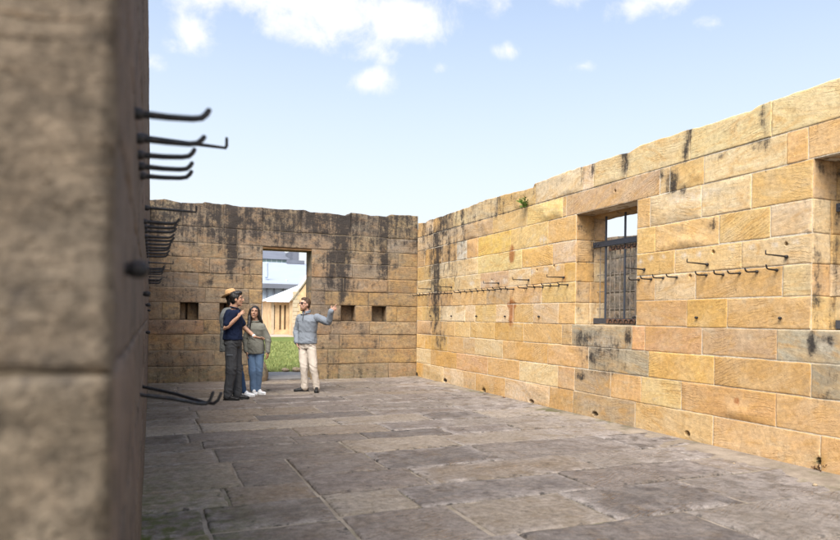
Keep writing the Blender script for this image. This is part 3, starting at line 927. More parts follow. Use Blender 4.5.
bt = sorted([on_y(px, py, BY) for px, py in btop_px])
bta = np.array([p[0] for p in bt]); btz = np.array([p[1] for p in bt])
back_top = lambda a: np.interp(a, bta, btz)

def stb(px, wpx, py0, py1, s):
    a, zt = on_y(px, py0, BY); _, zb = on_y(px, py1, BY)
    return vstreak(a, abs(xb(px + wpx / 2) - xb(px - wpx / 2)), zb, zt, s)
def blb(px, py, rx, ry, s):
    a, z = on_y(px, py, BY); a2, _ = on_y(px + rx, py, BY); _, z2 = on_y(px, py - ry, BY)
    return blob(a, z, abs(a2 - a), abs(z2 - z), s)
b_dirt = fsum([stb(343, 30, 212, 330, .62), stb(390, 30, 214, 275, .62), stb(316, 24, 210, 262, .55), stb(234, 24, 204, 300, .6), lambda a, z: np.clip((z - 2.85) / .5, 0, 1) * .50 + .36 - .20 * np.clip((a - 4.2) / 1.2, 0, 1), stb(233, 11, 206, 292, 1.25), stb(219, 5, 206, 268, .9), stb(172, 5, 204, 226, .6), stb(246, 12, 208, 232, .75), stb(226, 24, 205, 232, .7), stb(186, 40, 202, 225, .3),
               stb(314, 9, 210, 246, 1.05), stb(330, 12, 212, 245, .7), stb(324, 30, 210, 245, .7), stb(344, 13, 214, 322, 1.15), stb(332, 14, 250, 300, .9), stb(384, 12, 216, 292, 1.0), stb(372, 8, 216, 285, .7), stb(398, 22, 216, 240, .9), stb(282, 40, 208, 228, .65), stb(300, 8, 210, 240, .8), blb(396, 266, 7, 4, .9), blb(322, 290, 12, 20, .7),
               blb(230, 350, 40, 10, .3), blb(345, 322, 14, 10, .6), blb(332, 337, 8, 8, .5), blb(200, 345, 30, 10, .3), blb(355, 370, 60, 8, .45), blb(190, 372, 60, 12, .5), blb(186, 286, 30, 8, .35), blb(400, 240, 8, 10, .5),
               stb(204, 50, 230, 330, .25)])
b_pale = fsum([blb(354, 265, 6, 10, .45), blb(362, 286, 8, 5, .5), blb(345, 232, 6, 10, .3), blb(375, 260, 3, 20, .5), blb(396, 248, 10, 6, .4)])
b_rust = fsum([blb(170, 341, 16, 6, .45), blb(350, 277, 20, 6, .3), blb(395, 285, 15, 30, .2)])
b_moss = fsum([lambda a, z: np.clip(1 - z / .5, 0, 1) * .35 * (a < 6), blb(345, 352, 30, 10, .3)])
b_fields = {'dirt': b_dirt, 'pale': b_pale, 'rust': b_rust, 'moss': b_moss}
GOLD = (.46, .29, .10); BRN = (.38, .22, .10); GR = (.26, .20, .14)
tb = [(3, 176, (.36, .20, .11)), (2, 165, (.40, .24, .10)), (1, 200, (.26, .19, .12)), (0, 160, (.22, .17, .10)), (0, 220, (.22, .17, .10)), (7, 190, (.36, .25, .14)), (8, 172, (.33, .23, .14)), (8, 203, (.36, .25, .13)), (9, 215, (.36, .25, .14)), (7, 227, (.36, .25, .15)),
      (5, 350, GOLD), (5, 390, GOLD), (4, 364, (.48, .30, .12)), (4, 392, (.50, .32, .11)), (4, 404, (.50, .32, .11)), (3, 350, (.42, .29, .17)), (3, 390, (.50, .36, .19)), (2, 330, (.40, .28, .15)), (2, 360, (.48, .30, .13)), (2, 400, (.50, .33, .14)), (1, 340, (.44, .30, .14)), (1, 390, (.52, .33, .12)), (0, 360, (.40, .30, .17)), (0, 400, (.46, .30, .16)), (6, 365, GOLD), (6, 400, (.50, .31, .11)), (6, 360, (.44, .28, .14)), (7, 400, (.46, .30, .13)), (7, 330, BRN), (7, 360, (.36, .27, .17)), (8, 358, (.40, .29, .15)), (8, 400, (.46, .31, .13)), (9, 360, (.40, .29, .14)), (10, 400, (.42, .31, .14)), (10, 165, (.38, .29, .16)), (9, 400, (.36, .29, .2))]
tintsB = [(ri, xb(px), c) for (ri, px, c) in tb]
back = empty('sandstone_wall', (3, BY, 0))
tag(back, 'dark stained sandstone end wall with an open doorway, behind the four people', 'wall')
frB = Frame((0, BY, 0), (1, 0, 0), (0, 0, 1), (0, -1, 0))
mb = MB(); cop = MB()
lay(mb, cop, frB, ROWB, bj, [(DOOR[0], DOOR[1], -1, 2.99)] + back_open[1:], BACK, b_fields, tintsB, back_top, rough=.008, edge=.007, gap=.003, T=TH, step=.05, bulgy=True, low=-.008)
core(mb, frB, xmin, xmax + TH, -.05, 3.34, TH, [(DOOR[0], DOOR[1], -1, 2.99)] + back_open[1:], n0=-.0105)
core(cop, frB, xmin, xmax + TH, 3.34, 3.55, TH - .01, [])
# door jambs and niche reveals
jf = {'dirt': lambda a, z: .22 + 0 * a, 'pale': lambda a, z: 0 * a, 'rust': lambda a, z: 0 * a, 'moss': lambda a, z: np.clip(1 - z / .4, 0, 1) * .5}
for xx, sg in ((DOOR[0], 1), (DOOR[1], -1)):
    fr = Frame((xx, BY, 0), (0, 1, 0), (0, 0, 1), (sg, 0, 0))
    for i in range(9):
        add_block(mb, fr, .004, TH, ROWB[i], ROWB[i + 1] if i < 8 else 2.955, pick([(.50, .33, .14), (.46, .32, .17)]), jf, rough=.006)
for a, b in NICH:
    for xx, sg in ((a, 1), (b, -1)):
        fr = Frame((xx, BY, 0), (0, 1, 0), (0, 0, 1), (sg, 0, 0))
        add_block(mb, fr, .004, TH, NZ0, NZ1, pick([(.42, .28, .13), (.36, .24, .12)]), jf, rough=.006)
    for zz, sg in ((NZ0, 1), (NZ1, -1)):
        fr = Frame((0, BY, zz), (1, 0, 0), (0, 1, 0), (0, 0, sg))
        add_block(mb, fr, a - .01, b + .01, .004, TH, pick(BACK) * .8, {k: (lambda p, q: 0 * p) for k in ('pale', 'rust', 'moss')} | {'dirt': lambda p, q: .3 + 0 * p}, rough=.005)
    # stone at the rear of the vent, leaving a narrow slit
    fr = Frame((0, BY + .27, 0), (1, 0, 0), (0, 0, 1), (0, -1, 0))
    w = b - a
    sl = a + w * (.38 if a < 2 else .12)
    if a < 2: add_block(mb, Frame((0, BY + .45, 0), (1, 0, 0), (0, 0, 1), (0, -1, 0)), a - .05, b + .05, NZ0 - .05, NZ1 + .05, (.2, .14, .09), jf | {'moss': lambda p, q: 0 * p}, depth=.1)  # dark block added behind the slit to stand in for its unlit interior
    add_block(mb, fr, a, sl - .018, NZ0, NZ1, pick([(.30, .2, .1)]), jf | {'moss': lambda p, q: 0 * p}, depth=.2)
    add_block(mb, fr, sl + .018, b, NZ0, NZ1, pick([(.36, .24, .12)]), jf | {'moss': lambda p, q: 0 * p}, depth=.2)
# weathered jamb foot stone
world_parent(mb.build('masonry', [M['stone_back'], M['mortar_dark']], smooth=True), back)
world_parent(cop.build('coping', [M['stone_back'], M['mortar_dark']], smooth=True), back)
t = MB(); t.box2((DOOR[0] - .04, BY + .02, 2.945), (DOOR[1] + .05, BY + .50, 3.0))
world_parent(t.build('timber_lintel', M['timber']), back)
t = MB(); t.box2((DOOR[0] - .0, BY - .02, -.02), (DOOR[1], BY + TH + .3, .035))
step_mat = simple_mat('worn_grey_step', (.15, .14, .135), .9, .3, 8, .6, .01)
world_parent(t.build('threshold', step_mat), back)


# ============================================================== LEFT WALL
left = empty('sandstone_wall', (LX, 1.0, 0))
tag(left, 'dark near sandstone wall seen edge-on at the left with hooks against the sky', 'wall')
NEAR = .98
frL = Frame((LX, 0, 0), (0, 1, 0), (0, 0, 1), (1, 0, 0))
lj = []
for i in range(11):
    y = NEAR; js = [NEAR + .03]
    while y < BY - .5:
        y += random.uniform(.6, 1.3); js.append(min(y, BY))
    js[-1] = BY + .05
    lj.append(js)
mb = MB(); cop = MB()
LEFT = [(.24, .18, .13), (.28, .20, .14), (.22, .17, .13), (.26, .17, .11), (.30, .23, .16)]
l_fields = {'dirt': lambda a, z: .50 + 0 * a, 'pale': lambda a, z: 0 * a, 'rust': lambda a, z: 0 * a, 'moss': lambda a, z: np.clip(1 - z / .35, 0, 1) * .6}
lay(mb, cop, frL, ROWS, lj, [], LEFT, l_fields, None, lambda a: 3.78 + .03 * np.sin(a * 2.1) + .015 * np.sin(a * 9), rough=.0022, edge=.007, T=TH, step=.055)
core(mb, frL, NEAR + .008, BY, -.05, 3.39, TH, [], n0=-.014)
core(cop, frL, NEAR + .04, BY, 3.39, 3.6, TH - .02, [], n0=-.014)
# the end of this wall, facing the camera
frE = Frame((LX, NEAR, 0), (-1, 0, 0), (0, 0, 1), (0, -1, 0))
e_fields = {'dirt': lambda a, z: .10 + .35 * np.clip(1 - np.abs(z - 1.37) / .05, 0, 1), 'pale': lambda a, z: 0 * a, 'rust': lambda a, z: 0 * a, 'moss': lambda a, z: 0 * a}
ends = [0, .36, .71, 1.05, 1.368, 2.03, 2.67, 3.03, 3.39, 3.75]
pier = MB()
for i in range(len(ends) - 1):
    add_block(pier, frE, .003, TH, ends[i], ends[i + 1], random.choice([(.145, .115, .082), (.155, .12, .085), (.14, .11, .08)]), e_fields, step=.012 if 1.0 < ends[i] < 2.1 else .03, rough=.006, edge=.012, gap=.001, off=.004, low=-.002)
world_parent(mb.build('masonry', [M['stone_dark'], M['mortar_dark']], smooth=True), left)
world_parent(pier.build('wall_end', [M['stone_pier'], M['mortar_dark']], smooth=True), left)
world_parent(cop.build('coping', [M['stone_dark'], M['mortar_dark']], smooth=True), left)
for y in (1.93, 2.20, 2.42, 2.62, 2.80, 4.2, 4.44, 4.68, 4.92, 5.16, 5.42, 5.7, 6.0, 6.32, 6.66, 8.3, 8.6, 8.9, 9.2, 9.5, 11.0, 11.35, 11.7, 12.05, 12.4):
    put(random.choice((hk1, hk2)), left, (LX - .006, y, 1.995 + RNG.uniform(-.006, .006)), RNG.uniform(-.05, .05), RNG.uniform(-.03, .03), RNG.uniform(.98, 1.04))
for y in (2.72, 4.62, 9.6, 10.9, 13.2):
    put(hl, left, (LX - .006, y, (2.125 if y < 4 else 2.15) + RNG.uniform(-.005, .005)), RNG.uniform(-.03, .03), .0)
for y, z in ((1.27, 1.53), (4.0, 1.565), (6.1, 1.53), (6.6, 1.28), (9.5, 1.5)):
    put(hp, left, (LX - .002, y, z), 0)
# two long drooping bars low on the wall
def low_bar(y, z, L, dy, drop):
    m = MB()
    m.tube([(-.04, 0, 0), (0, 0, 0), (L * .45, dy * .4, -drop * .45), (L * .86, dy * .86, -drop), (L * .97, dy, -drop * 1.03), (L * 1.03, dy, -drop + .015), (L * 1.075, dy, -drop + .055)],
           [.010, .010, .0095, .0095, .0095, .009, .0085], 10)
    o = m.build('hook', iron, smooth=True); o.parent = left
    o.location = Vector((LX, y, z)) - left.location
low_bar(3.55, 1.045, .325, .0, .055)
low_bar(4.15, 1.025, .39, -.30, .075)

# ============================================================== PAVING
def build_floor():
    mb = MB()
    fr = Frame((0, 0, 0), (1, 0, 0), (0, 1, 0), (0, 0, 1))
    x0, x1, y0, y1 = LX - .12, WX + .02, -1.6, BY + .03
    seam = 1.27
    slabs = []
    def edge_d(a0, a1, b0, b1, w, s_):
        def f(a, z):
            d = np.minimum(np.minimum(a - a0, a1 - a), np.minimum(z - b0, b1 - z))
            P = np.stack([a * 3, z * 3, a * 0], -1)
            return s_ * np.exp(-np.clip(d, 0, 9) / (w * (1 + .8 * vnoise(P, 7)))) 
        return f
    def rows(a, b, lo, hi, hmin, hmax, wmin, wmax, start=None, dx=0):
        y = lo
        while y < hi - .05:
            h = random.uniform(hmin, hmax)
            if hi - (y + h) < hmin * .6: h = hi - y
            x = a; first = True
            while x < b - .01:
                w = random.uniform(wmin, wmax)
                if first: w *= random.uniform(.45, 1.0); first = False
                if b - (x + w) < wmin * .55: w = b - x
                slabs.append((x, min(x + w, b), y, y + h)); x += w
            y += h
    rows(x0, seam, y0, 6.6, .55, .78, .75, 1.3)
    rows(seam, x1, y0, 6.6, .52, .92, .95, 1.9)
    rows(x0, x1, 6.6, 9.6, .42, .8, .8, 1.8)
    rows(x0, x1, 9.6, y1, .38, .72, .7, 1.7)
    G = [(.172, .146, .125), (.130, .112, .102), (.235, .192, .150), (.098, .085, .082), (.160, .135, .122), (.275, .230, .182), (.140, .117, .107), (.195, .152, .115)]
    for (a0, a1, b0, b1) in slabs:
        cx, cy = (a0 + a1) / 2, (b0 + b1) / 2
        c = np.array(random.choice(G)) * random.uniform(.88, 1.15)
        # browner near the left wall and the far end, greyer in the middle of the floor
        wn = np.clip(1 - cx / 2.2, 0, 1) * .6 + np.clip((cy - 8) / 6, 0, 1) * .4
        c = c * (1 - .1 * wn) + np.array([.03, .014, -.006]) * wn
        fields = {'dirt': lambda a, z: .05 + 0 * a, 'pale': lambda a, z: np.clip((a - 4.2) / 1.8, 0, .65) + .22,
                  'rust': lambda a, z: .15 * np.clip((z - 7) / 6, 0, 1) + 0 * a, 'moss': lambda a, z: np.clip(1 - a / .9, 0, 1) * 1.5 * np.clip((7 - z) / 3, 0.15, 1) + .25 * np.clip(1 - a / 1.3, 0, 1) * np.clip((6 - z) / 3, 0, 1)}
        ed_ = edge_d(a0, a1, b0, b1, .030, random.uniform(.25, .75)); pe_ = edge_d(a0, a1, b0, b1, .07, random.choice((0, .5, 1.0))); d0_, p0_ = fields['dirt'], fields['pale']
        fields['dirt'] = lambda a, z, d0_=d0_, ed_=ed_: d0_(a, z) + ed_(a, z)
        fields['pale'] = lambda a, z, p0_=p0_, pe_=pe_: p0_(a, z) + pe_(a, z)
        dirn = random.uniform(-.6, .6)
        s1 = random.uniform(5, 9); sd = random.uniform(0, 90); amp = random.choice((.003, .005, .009, .013))
        def dip(a, z, dirn=dirn, s1=s1, sd=sd, amp=amp):
            u = a * math.cos(dirn) - z * math.sin(dirn); v = a * math.sin(dirn) + z * math.cos(dirn)
            P = np.stack([u * 1.3 + sd, v * s1, u * 0], -1)
            t = fbm(P, 3, 5)
            return amp * (.25 + np.floor(t * 4) / 4 * .7 + t * .5)
        add_block(mb, fr, a0 + random.uniform(-.006, .006), a1, b0, b1 + random.uniform(-.006, .006), c, fields, step=.05 if cy > 2 else .15, gap=random.choice((.006, .009, .014)), rough=.0022, floor_low=.0008, off=RNG.uniform(.002, .016), edge=.012, depth=.04,
                  angle=dirn, dip=dip)
    # sand and grit between and, near the right wall, over the slabs
    nx, ny = 150, 400
    X, Y = np.meshgrid(np.linspace(x0, x1, nx), np.linspace(y0, y1, ny))
    P = np.stack([X, Y, X * 0], -1)
    h = -.0035 + .003 * fbm(P * 1.5, 4, 3) + .022 * np.clip((X - 5.25 + .45 * fbm(P * 1.1 + 5, 3, 8)) / .75, 0, 1) ** 1.5  + .008 * np.clip((Y - 13.6) / 1.0, 0, 1)
    P[..., 2] = h
    idx = np.arange(nx * ny).reshape(ny, nx)
    F = np.stack([idx[:-1, :-1], idx[:-1, 1:], idx[1:, 1:], idx[1:, :-1]], -1).reshape(-1, 4).tolist()
    mb.add(P.reshape(-1, 3), [tuple(f) for f in F], 1)
    n = Nodes('sandy_grit'); o = n.obj()
    c = n.mix(n.mapr(n.noise(o, 2.5, 6, .7), .35, .65), (.16, .13, .10), (.36, .30, .24))
    c = n.mix(n.mapr(n.noise(o, 130, 3, .7), .35, .7), n.mix(.5, c, (.12, .1, .08)), c)
    c = n.mix(n.mapr(n.noise(o, 1.1, 5, .7), .52, .68), c, (.10, .095, .05))
    sand = n.fin(c, .95, n.bump(n.noise(o, 40, 5, .7), .35, .005), .1)
    fm = stone_mat('worn_grey_flagstone', 0.0, .45, .35, dirtcol=(.035, .031, .03), bumpd=.028, band=.42, rust=(.15, .11, .08), ps=4.5, pm=.75, mott=.95, palec=(.35, .295, .24), wlb=.6, wlc=.42)
    o = mb.build('pavement', [fm, sand], smooth=True)
    tag(o, kind='structure')
build_floor()

# ============================================================== OUTSIDE
n = Nodes('mown_grass'); o_ = n.obj()
c = n.mix(n.mapr(n.noise(o_, .8, 5, .6), .35, .65), (.12, .16, .04), (.19, .22, .065))
c = n.mix(n.mapr(n.noise(o_, 30, 4, .7), .35, .7), n.mix(.5, c, (.03, .05, .01)), c)
M['grass'] = n.fin(c, .9, n.bump(n.noise(o_, 45, 4, .7), .6, .04), .1)
M['blade'] = simple_mat('grass_blade', (.23, .25, .085), .7, .4, 1.5)
M['ground'] = simple_mat('dry_earth', (.22, .18, .13), .95, .3, 3, .5, .02)
M['asphalt'] = simple_mat('grey_path', (.17, .165, .165), .9, .25, 14, .5, .008)
M['gravel'] = simple_mat('pinkish_gravel', (.42, .32, .26), .95, .2, 8, .5, .02)

def sheet(name, x0, x1, y0, y1, z, mat):
    m = MB(); nx, ny = 8, 8
    X, Y = np.meshgrid(np.linspace(x0, x1, nx), np.linspace(y0, y1, ny))
    idx = np.arange(nx * ny).reshape(ny, nx)
    m.add(np.stack([X, Y, X * 0 + z], -1).reshape(-1, 3), [(idx[j, i], idx[j, i + 1], idx[j + 1, i + 1], idx[j + 1, i]) for j in range(ny - 1) for i in range(nx - 1)])
    return tag(m.build(name, mat), kind='structure')
sheet('ground', -600, 600, -300, 1500, -.06, M['ground'])
sheet('lawn_base', -30, 60, 16.95, 45.5, -.012, M['grass'])
sheet('path', -30, 5.9, 15.2, 17.0, -.004, M['asphalt'])
sheet('gravel_path', -30, 60, 45.5, 60, -.02, M['gravel'])
def lawn():
    N = 26000
    r = np.random.RandomState(4)
    x = r.uniform(1.2, 10.5, N); y = 17.0 + (r.uniform(0, 1, N) ** 1.8) * 20
    h = r.uniform(.03, .07, N); a = r.uniform(0, 6.28, N); w = .006 + (y - 16) * .0009
    tx = x + r.normal(0, .02, N); ty = y + r.normal(0, .02, N)
    V = np.empty((N, 3, 3))
    V[:, 0] = np.stack([x - np.cos(a) * w, y - np.sin(a) * w, x * 0 - .012], -1)
    V[:, 1] = np.stack([x + np.cos(a) * w, y + np.sin(a) * w, x * 0 - .012], -1)
    V[:, 2] = np.stack([tx, ty, h], -1)
    m = MB(); m.add(V.reshape(-1, 3), [(3 * i, 3 * i + 1, 3 * i + 2) for i in range(N)])
    tag(m.build('grass', M['blade']), 'short green grass outside the doorway', 'grass', kind='stuff')
lawn()

M['far_stone'] = simple_mat('far_sandstone', (.54, .38, .215), .9, .3, 1.6, .3, .02)
M['far_stone_trim'] = simple_mat('far_sandstone_trim', (.44, .36, .25), .9, .2, 2)
M['white_roof'] = simple_mat('white_sheet_roof', (.74, .75, .78), .5, .05, .5)
M['blue_roof'] = simple_mat('pale_blue_sheet_roof', (.40, .44, .52), .5, .06, .3)
M['grey_wall'] = simple_mat('grey_blue_cladding', (.36, .42, .50), .6, .1, .3)
M['slate'] = simple_mat('dark_slate_roof', (.13, .14, .17), .7, .15, .4)
M['green_glass'] = simple_mat('pale_green_glazing', (.30, .42, .40), .25, .15, .4)
M['dark_gap'] = simple_mat('dark_window_glass', (.19, .135, .085), .25, .2, 1)

def prism(m, pts, y0, y1, mi=0):
    """polygon in x,z pulled along y"""
    k = len(pts)
    V = [(x, y0, z) for x, z in pts] + [(x, y1, z) for x, z in pts]
    F = [tuple(range(k)), tuple(reversed(range(k, 2 * k)))] + [(i, k + i, k + (i + 1) % k, (i + 1) % k) for i in range(k)]
    m.add(np.array(V, float), F, mi)

def far_house():
    Y = 52.0
    xl = on_y(270.5, 320, Y)[0]; xr = xl + 22; ze = 2.62
    h = empty('sandstone_building', (xl, Y, 0))
    tag(h, 'low sandstone building with white hipped roof and slit windows beyond the lawn', 'building')
    m = MB()
    px = [(273.2, 274.9), (279.3, 281.3), (284, 286), (288.8, 290.6)]
    ops = [(on_y(a, 320, Y)[0], on_y(b, 320, Y)[0], .35, 2.3) for a, b in px]
    fr = Frame((0, Y, 0), (1, 0, 0), (0, 0, 1), (0, -1, 0))
    core(m, fr, xl, xr, -.1, ze, .4, ops, mi=0, n0=0, amp=.01)
    m.box2((xl, Y + .45, -.1), (xl + .3, Y + 3.8, ze)); m.box2((xl, Y + 3.9, -.1), (xr, Y + 4.2, ze))
    world_parent(m.build('wall', M['far_stone'], fix=True), h)
    for o4 in ops:
        g = MB(); g.box2((o4[0], Y + .22, o4[2]), (o4[1], Y + .26, o4[3])); w = world_parent(g.build('window', M['dark_gap']), h)
    for q in range(5):
        xx = xl + .05 + q * 2.45; m = MB()
        m.box2((xx, Y - .05, 0), (xx + .22, Y - .004, ze - .05)); world_parent(m.build('pilaster', M['far_stone_trim']), h)
    m = MB()
    zr = ze + 1.75
    xr1, zr = on_y(304.5, 283.0, Y + 2.1)
    V = [(xl - .35, Y - .35, ze), (xr, Y - .35, ze), (xr, Y + 4.5, ze), (xl - .35, Y + 4.5, ze), (xr1, Y + 2.1, zr), (xr - 3, Y + 2.1, zr)]
    m.add(np.array(V, float), [(0, 1, 5, 4), (3, 4, 5, 2), (0, 4, 3), (1, 2, 5), (0, 3, 2, 1)])
    world_parent(m.build('roof', M['white_roof']), h)
    m = MB(); m.box2((xl - .4, Y - .5, ze - .09), (xr, Y - .36, ze + .04)); world_parent(m.build('gutter', M['white_roof']), h)
    # gabled wing standing forward
    Yg = 48.0
    xg = on_y(293.3, 320, Yg)[0]; zg = on_y(293.3, 300.5, Yg)[1]; xt = on_y(310, 320, Yg)[0]; zt = on_y(310, 277, Yg)[1]
    sl = (zt - zg) / (xt - xg)
    xa = xg + 2.6; za = zg + sl * 2.6
    m = MB(); prism(m, [(xg, -.1), (xg + 5.2, -.1), (xg + 5.2, zg), (xa, za), (xg, zg)], Yg, Yg + 1.6); world_parent(m.build('gable_wing', M['far_stone'], fix=True), h)
    m = MB()
    for s_ in (1, -1):
        p0 = (xg - .12, zg - .02) if s_ > 0 else (xg + 5.32, zg - .02)
        prism(m, [p0, (xa, za + .05), (xa, za + .17), (p0[0], p0[1] + .12)], Yg - .08, Yg + .3)
    world_parent(m.build('gable_coping', simple_mat('weathered_gable_coping', (.26, .22, .16), .9, .4, 3), None, fix=True), h)
    m = MB()
    for s_ in (1, -1):
        p0 = (xg - .25, zg - .1) if s_ > 0 else (xg + 5.45, zg - .1)
        prism(m, [p0, (xa, za + .02), (xa, za + .09), (p0[0], p0[1] + .07)], Yg + .31, Yg + 1.7)
    world_parent(m.build('wing_roof', M['white_roof'], fix=True), h)
    m = MB()
    for q in range(11):
        m.box2((xg - .03, Yg - .03 , q * .3), (xg + (.28 if q % 2 else .42), Yg + .2, q * .3 + .27))
    world_parent(m.build('quoin', M['far_stone_trim']), h)
far_house()

def far_shed():
    Y = 118.0
    x0 = on_y(250, 280, Y)[0]; x1 = on_y(345, 280, Y)[0]
    zt = on_y(290, 284, Y)[1]
    b = empty('industrial_shed', ((x0 + x1) / 2, Y, 0))
    tag(b, 'large pale blue roofed industrial shed rising behind the sandstone building', 'shed')
    m = MB(); m.box2((x0, Y, -.1), (x1, Y + 40, zt)); 
    for q in range(34):
        xx = x0 + (x1 - x0) * (q + .5) / 34
        m.box2((xx - .09, Y - .09, 0), (xx + .09, Y - .002, zt - .3))
    world_parent(m.build('wall', M['grey_wall']), b)
    Y2 = 150.0; z2 = on_y(290, 263.5, Y2)[1]
    m = MB(); V = [(x0 - 1, Y - 1, zt), (x1, Y - 1, zt), (x1, Y2, z2), (x0 - 1, Y2, z2), (x0 - 1, Y - 1, zt - .5), (x1, Y - 1, zt - .5), (x1, Y2, z2 - .5), (x0 - 1, Y2, z2 - .5)]
    m.add(np.array(V, float), [(0, 1, 2, 3), (7, 6, 5, 4), (0, 4, 5, 1), (1, 5, 6, 2), (2, 6, 7, 3), (3, 7, 4, 0)])
    for q in range(60):
        xx = x0 + (x1 - x0) * q / 60
        V = [(xx, Y - 1, zt + .0), (xx + .16, Y - 1, zt), (xx + .16, Y2, z2), (xx, Y2, z2), (xx, Y - 1, zt + .12), (xx + .16, Y - 1, zt + .12), (xx + .16, Y2, z2 + .12), (xx, Y2, z2 + .12)]
        m.add(np.array(V, float), [(4, 5, 6, 7), (0, 1, 5, 4), (1, 2, 6, 5), (3, 0, 4, 7)])
    world_parent(m.build('roof', M['blue_roof']), b)
    m = MB(); m.box2((x0 - 1, Y - 1.3, zt - .9), (x1, Y - 1.02, zt - .1)); world_parent(m.build('gutter', M['slate']), b)
    for px, py in ((266.5, 268), (286.5, 285)):
        xx, zz = on_y(px, py, Y + 2)
        m = MB(); m.tube([(xx, Y + 2, zz - 1.6), (xx, Y + 2, zz + .8)], .32, 10); world_parent(m.build('roof_vent', M['grey_wall']), b)
    for px in (266.5, 274, 283):
        xx = on_y(px, 290, Y)[0]; m = MB(); m.tube([(xx, Y - .35, 0), (xx, Y - .35, zt - .4)], .12, 8); world_parent(m.build('drainpipe', M['slate']), b)
    # higher clerestory hall behind
    Y3 = 152.0
    c_ = empty('clerestory_hall', (x0, Y3, 0)); tag(c_, 'tall far hall with dark slate roof over a green glass strip', 'building')
    xr = on_y(292.5, 258, Y3)[0]; za = on_y(280, 264, Y3)[1]; zb = on_y(280, 259.6, Y3)[1]
    m = MB(); m.box2((x0 - 10, Y3, 0), (xr, Y3 + 30, za)); world_parent(m.build('wall', M['grey_wall']), c_)
    m = MB(); m.box2((x0 - 10, Y3 + .05, za + .01), (xr, Y3 + 29, zb)); world_parent(m.build('glass_strip', M['green_glass']), c_)
    m = MB()
    for q in range(26): 
        xx = xr - 1.2 * q; m.box2((xx - .1, Y3 - .05, za), (xx, Y3 + .04, zb)); world_parent(m.build('mullion', M['white_roof']), c_); m = MB()
    zc = on_y(280, 250, Y3 + 16)[1]
    m = MB(); V = [(x0 - 12, Y3 - .6, zb), (xr + .5, Y3 - .6, zb), (xr + .5, Y3 + 16, zc), (x0 - 12, Y3 + 16, zc), (x0 - 12, Y3 + 31, zb), (xr + .5, Y3 + 31, zb)]
    m.add(np.array(V, float), [(0, 1, 2, 3), (3, 2, 5, 4), (1, 5, 2), (0, 3, 4), (0, 4, 5, 1)])
    world_parent(m.build('roof', M['slate']), c_)
    xb0, z0b = on_y(292.8, 263, Y3 - 3); xb1, z1b = on_y(299, 250.5, Y3 - 3)
    d = empty('concrete_tower', ((xb0 + xb1) / 2, Y3 - 3, 0)); tag(d, 'dark grey concrete tower beside the slate roofed hall', 'tower')
    m = MB(); m.box2((xb0, Y3 - 3, 0), (xb1, Y3 + 6, z1b)); world_parent(m.build('shaft', M['slate']), d)
    m = MB(); xk = on_y(303.5, 262, Y3 - 3)[0]; zk = on_y(303, 261, Y3 - 3)[1]; m.box2((xb0 - 1.5, Y3 - 4, zk - .8), (xk, Y3 - 3.01, zk)); world_parent(m.build('parapet', M['slate']), d)
far_shed()

# stone wall outside the barred window
def outer_wall():
    X = 10.4
    w = empty('stone_yard_wall', (X, 10, 0)); tag(w, 'grimy grey stone wall outside, seen through the window bars', 'wall')
    fr = Frame((X, 0, 0), (0, 1, 0), (0, 0, 1), (-1, 0, 0))
    m = MB(); cp = MB(); rows = [0, .42, .84, 1.26, 1.68, 2.1, 2.52, 2.94, 3.46]
    js = []
    for i in range(8):
        y = -2 + random.uniform(0, .8); j = [-2.0]
        while y < 26: j.append(y + .6); y += random.uniform(.6, 1.2)
        js.append(j)
    f = {'dirt': lambda a, z: .42 + .25 * np.clip(vnoise(np.stack([a * 4, z * .4, a * 0], -1), 6), -1, 1), 'pale': lambda a, z: .1 + 0 * a, 'rust': lambda a, z: 0 * a, 'moss': lambda a, z: .15 + 0 * a}
    lay(m, cp, fr, rows, js, [], [(.24, .21, .16), (.20, .18, .14), (.27, .23, .17)], f, None, lambda a: 3.46 + .03 * np.sin(a * 3), top_row=7, step=.11, T=.5)
    core(m, fr, -2, 26, 0, 2.94, .5, []); core(cp, fr, -2, 26, 2.94, 3.3, .48, [])
    world_parent(m.build('masonry', [M['stone_back'], M['mortar_dark']], smooth=True), w); world_parent(cp.build('coping', [M['stone_back'], M['mortar_dark']], smooth=True), w)
    sheet('yard_ground', 6.6, 10.3, -2, 26, -.01, M['asphalt'])
outer_wall()

# ------------------------------------------------------------------ weeds, leaves, loose stones
M['leaf'] = simple_mat('weed_leaf', (.10, .17, .03), .6, .4, 40)
M['dry_leaf'] = simple_mat('dry_brown_leaf', (.13, .07, .04), .8, .5, 60)
def leafy(name, loc, dirn, n, L, spread, leaf, mat, label, cat, group=None, droop=.3):
    e = empty(name, loc); tag(e, label, cat, group)
    s_ = MB(); l_ = MB(); r = random
    for k in range(n):
        d = (Vector(dirn) + Vector((r.uniform(-1, 1), r.uniform(-1, 1), r.uniform(-1, 1))) * spread).normalized()
        ln = L * r.uniform(.5, 1.0); p = Vector((0, 0, 0)); pts = [p.copy()]
        for q in range(4):
            p = p + d * ln / 4; d = (d + Vector((0, 0, -droop * .25))).normalized(); pts.append(p.copy())
            for w in range(2):
                ld = (d + Vector((r.uniform(-1, 1), r.uniform(-1, 1), r.uniform(-.6, 1)))).normalized(); sd = ld.cross(Vector((r.uniform(-1, 1), r.uniform(-1, 1), r.uniform(-1, 1)))).normalized()
                a = leaf * r.uniform(.6, 1.2); nrm = ld.cross(sd) * a * .15
                V = [p, p + ld * a * .5 + sd * a * .28 + nrm, p + ld * a, p + ld * a * .5 - sd * a * .28 + nrm]
                l_.add(np.array([tuple(v) for v in V]), [(0, 1, 2), (0, 2, 3)])
        s_.tube(pts, [.0022, .002, .0017, .0013, .001], 5)
    st_ = s_.build('stem', mat, e); lf = l_.build('foliage', mat, e)
y_, z_ = on_x(527, 207, WX)
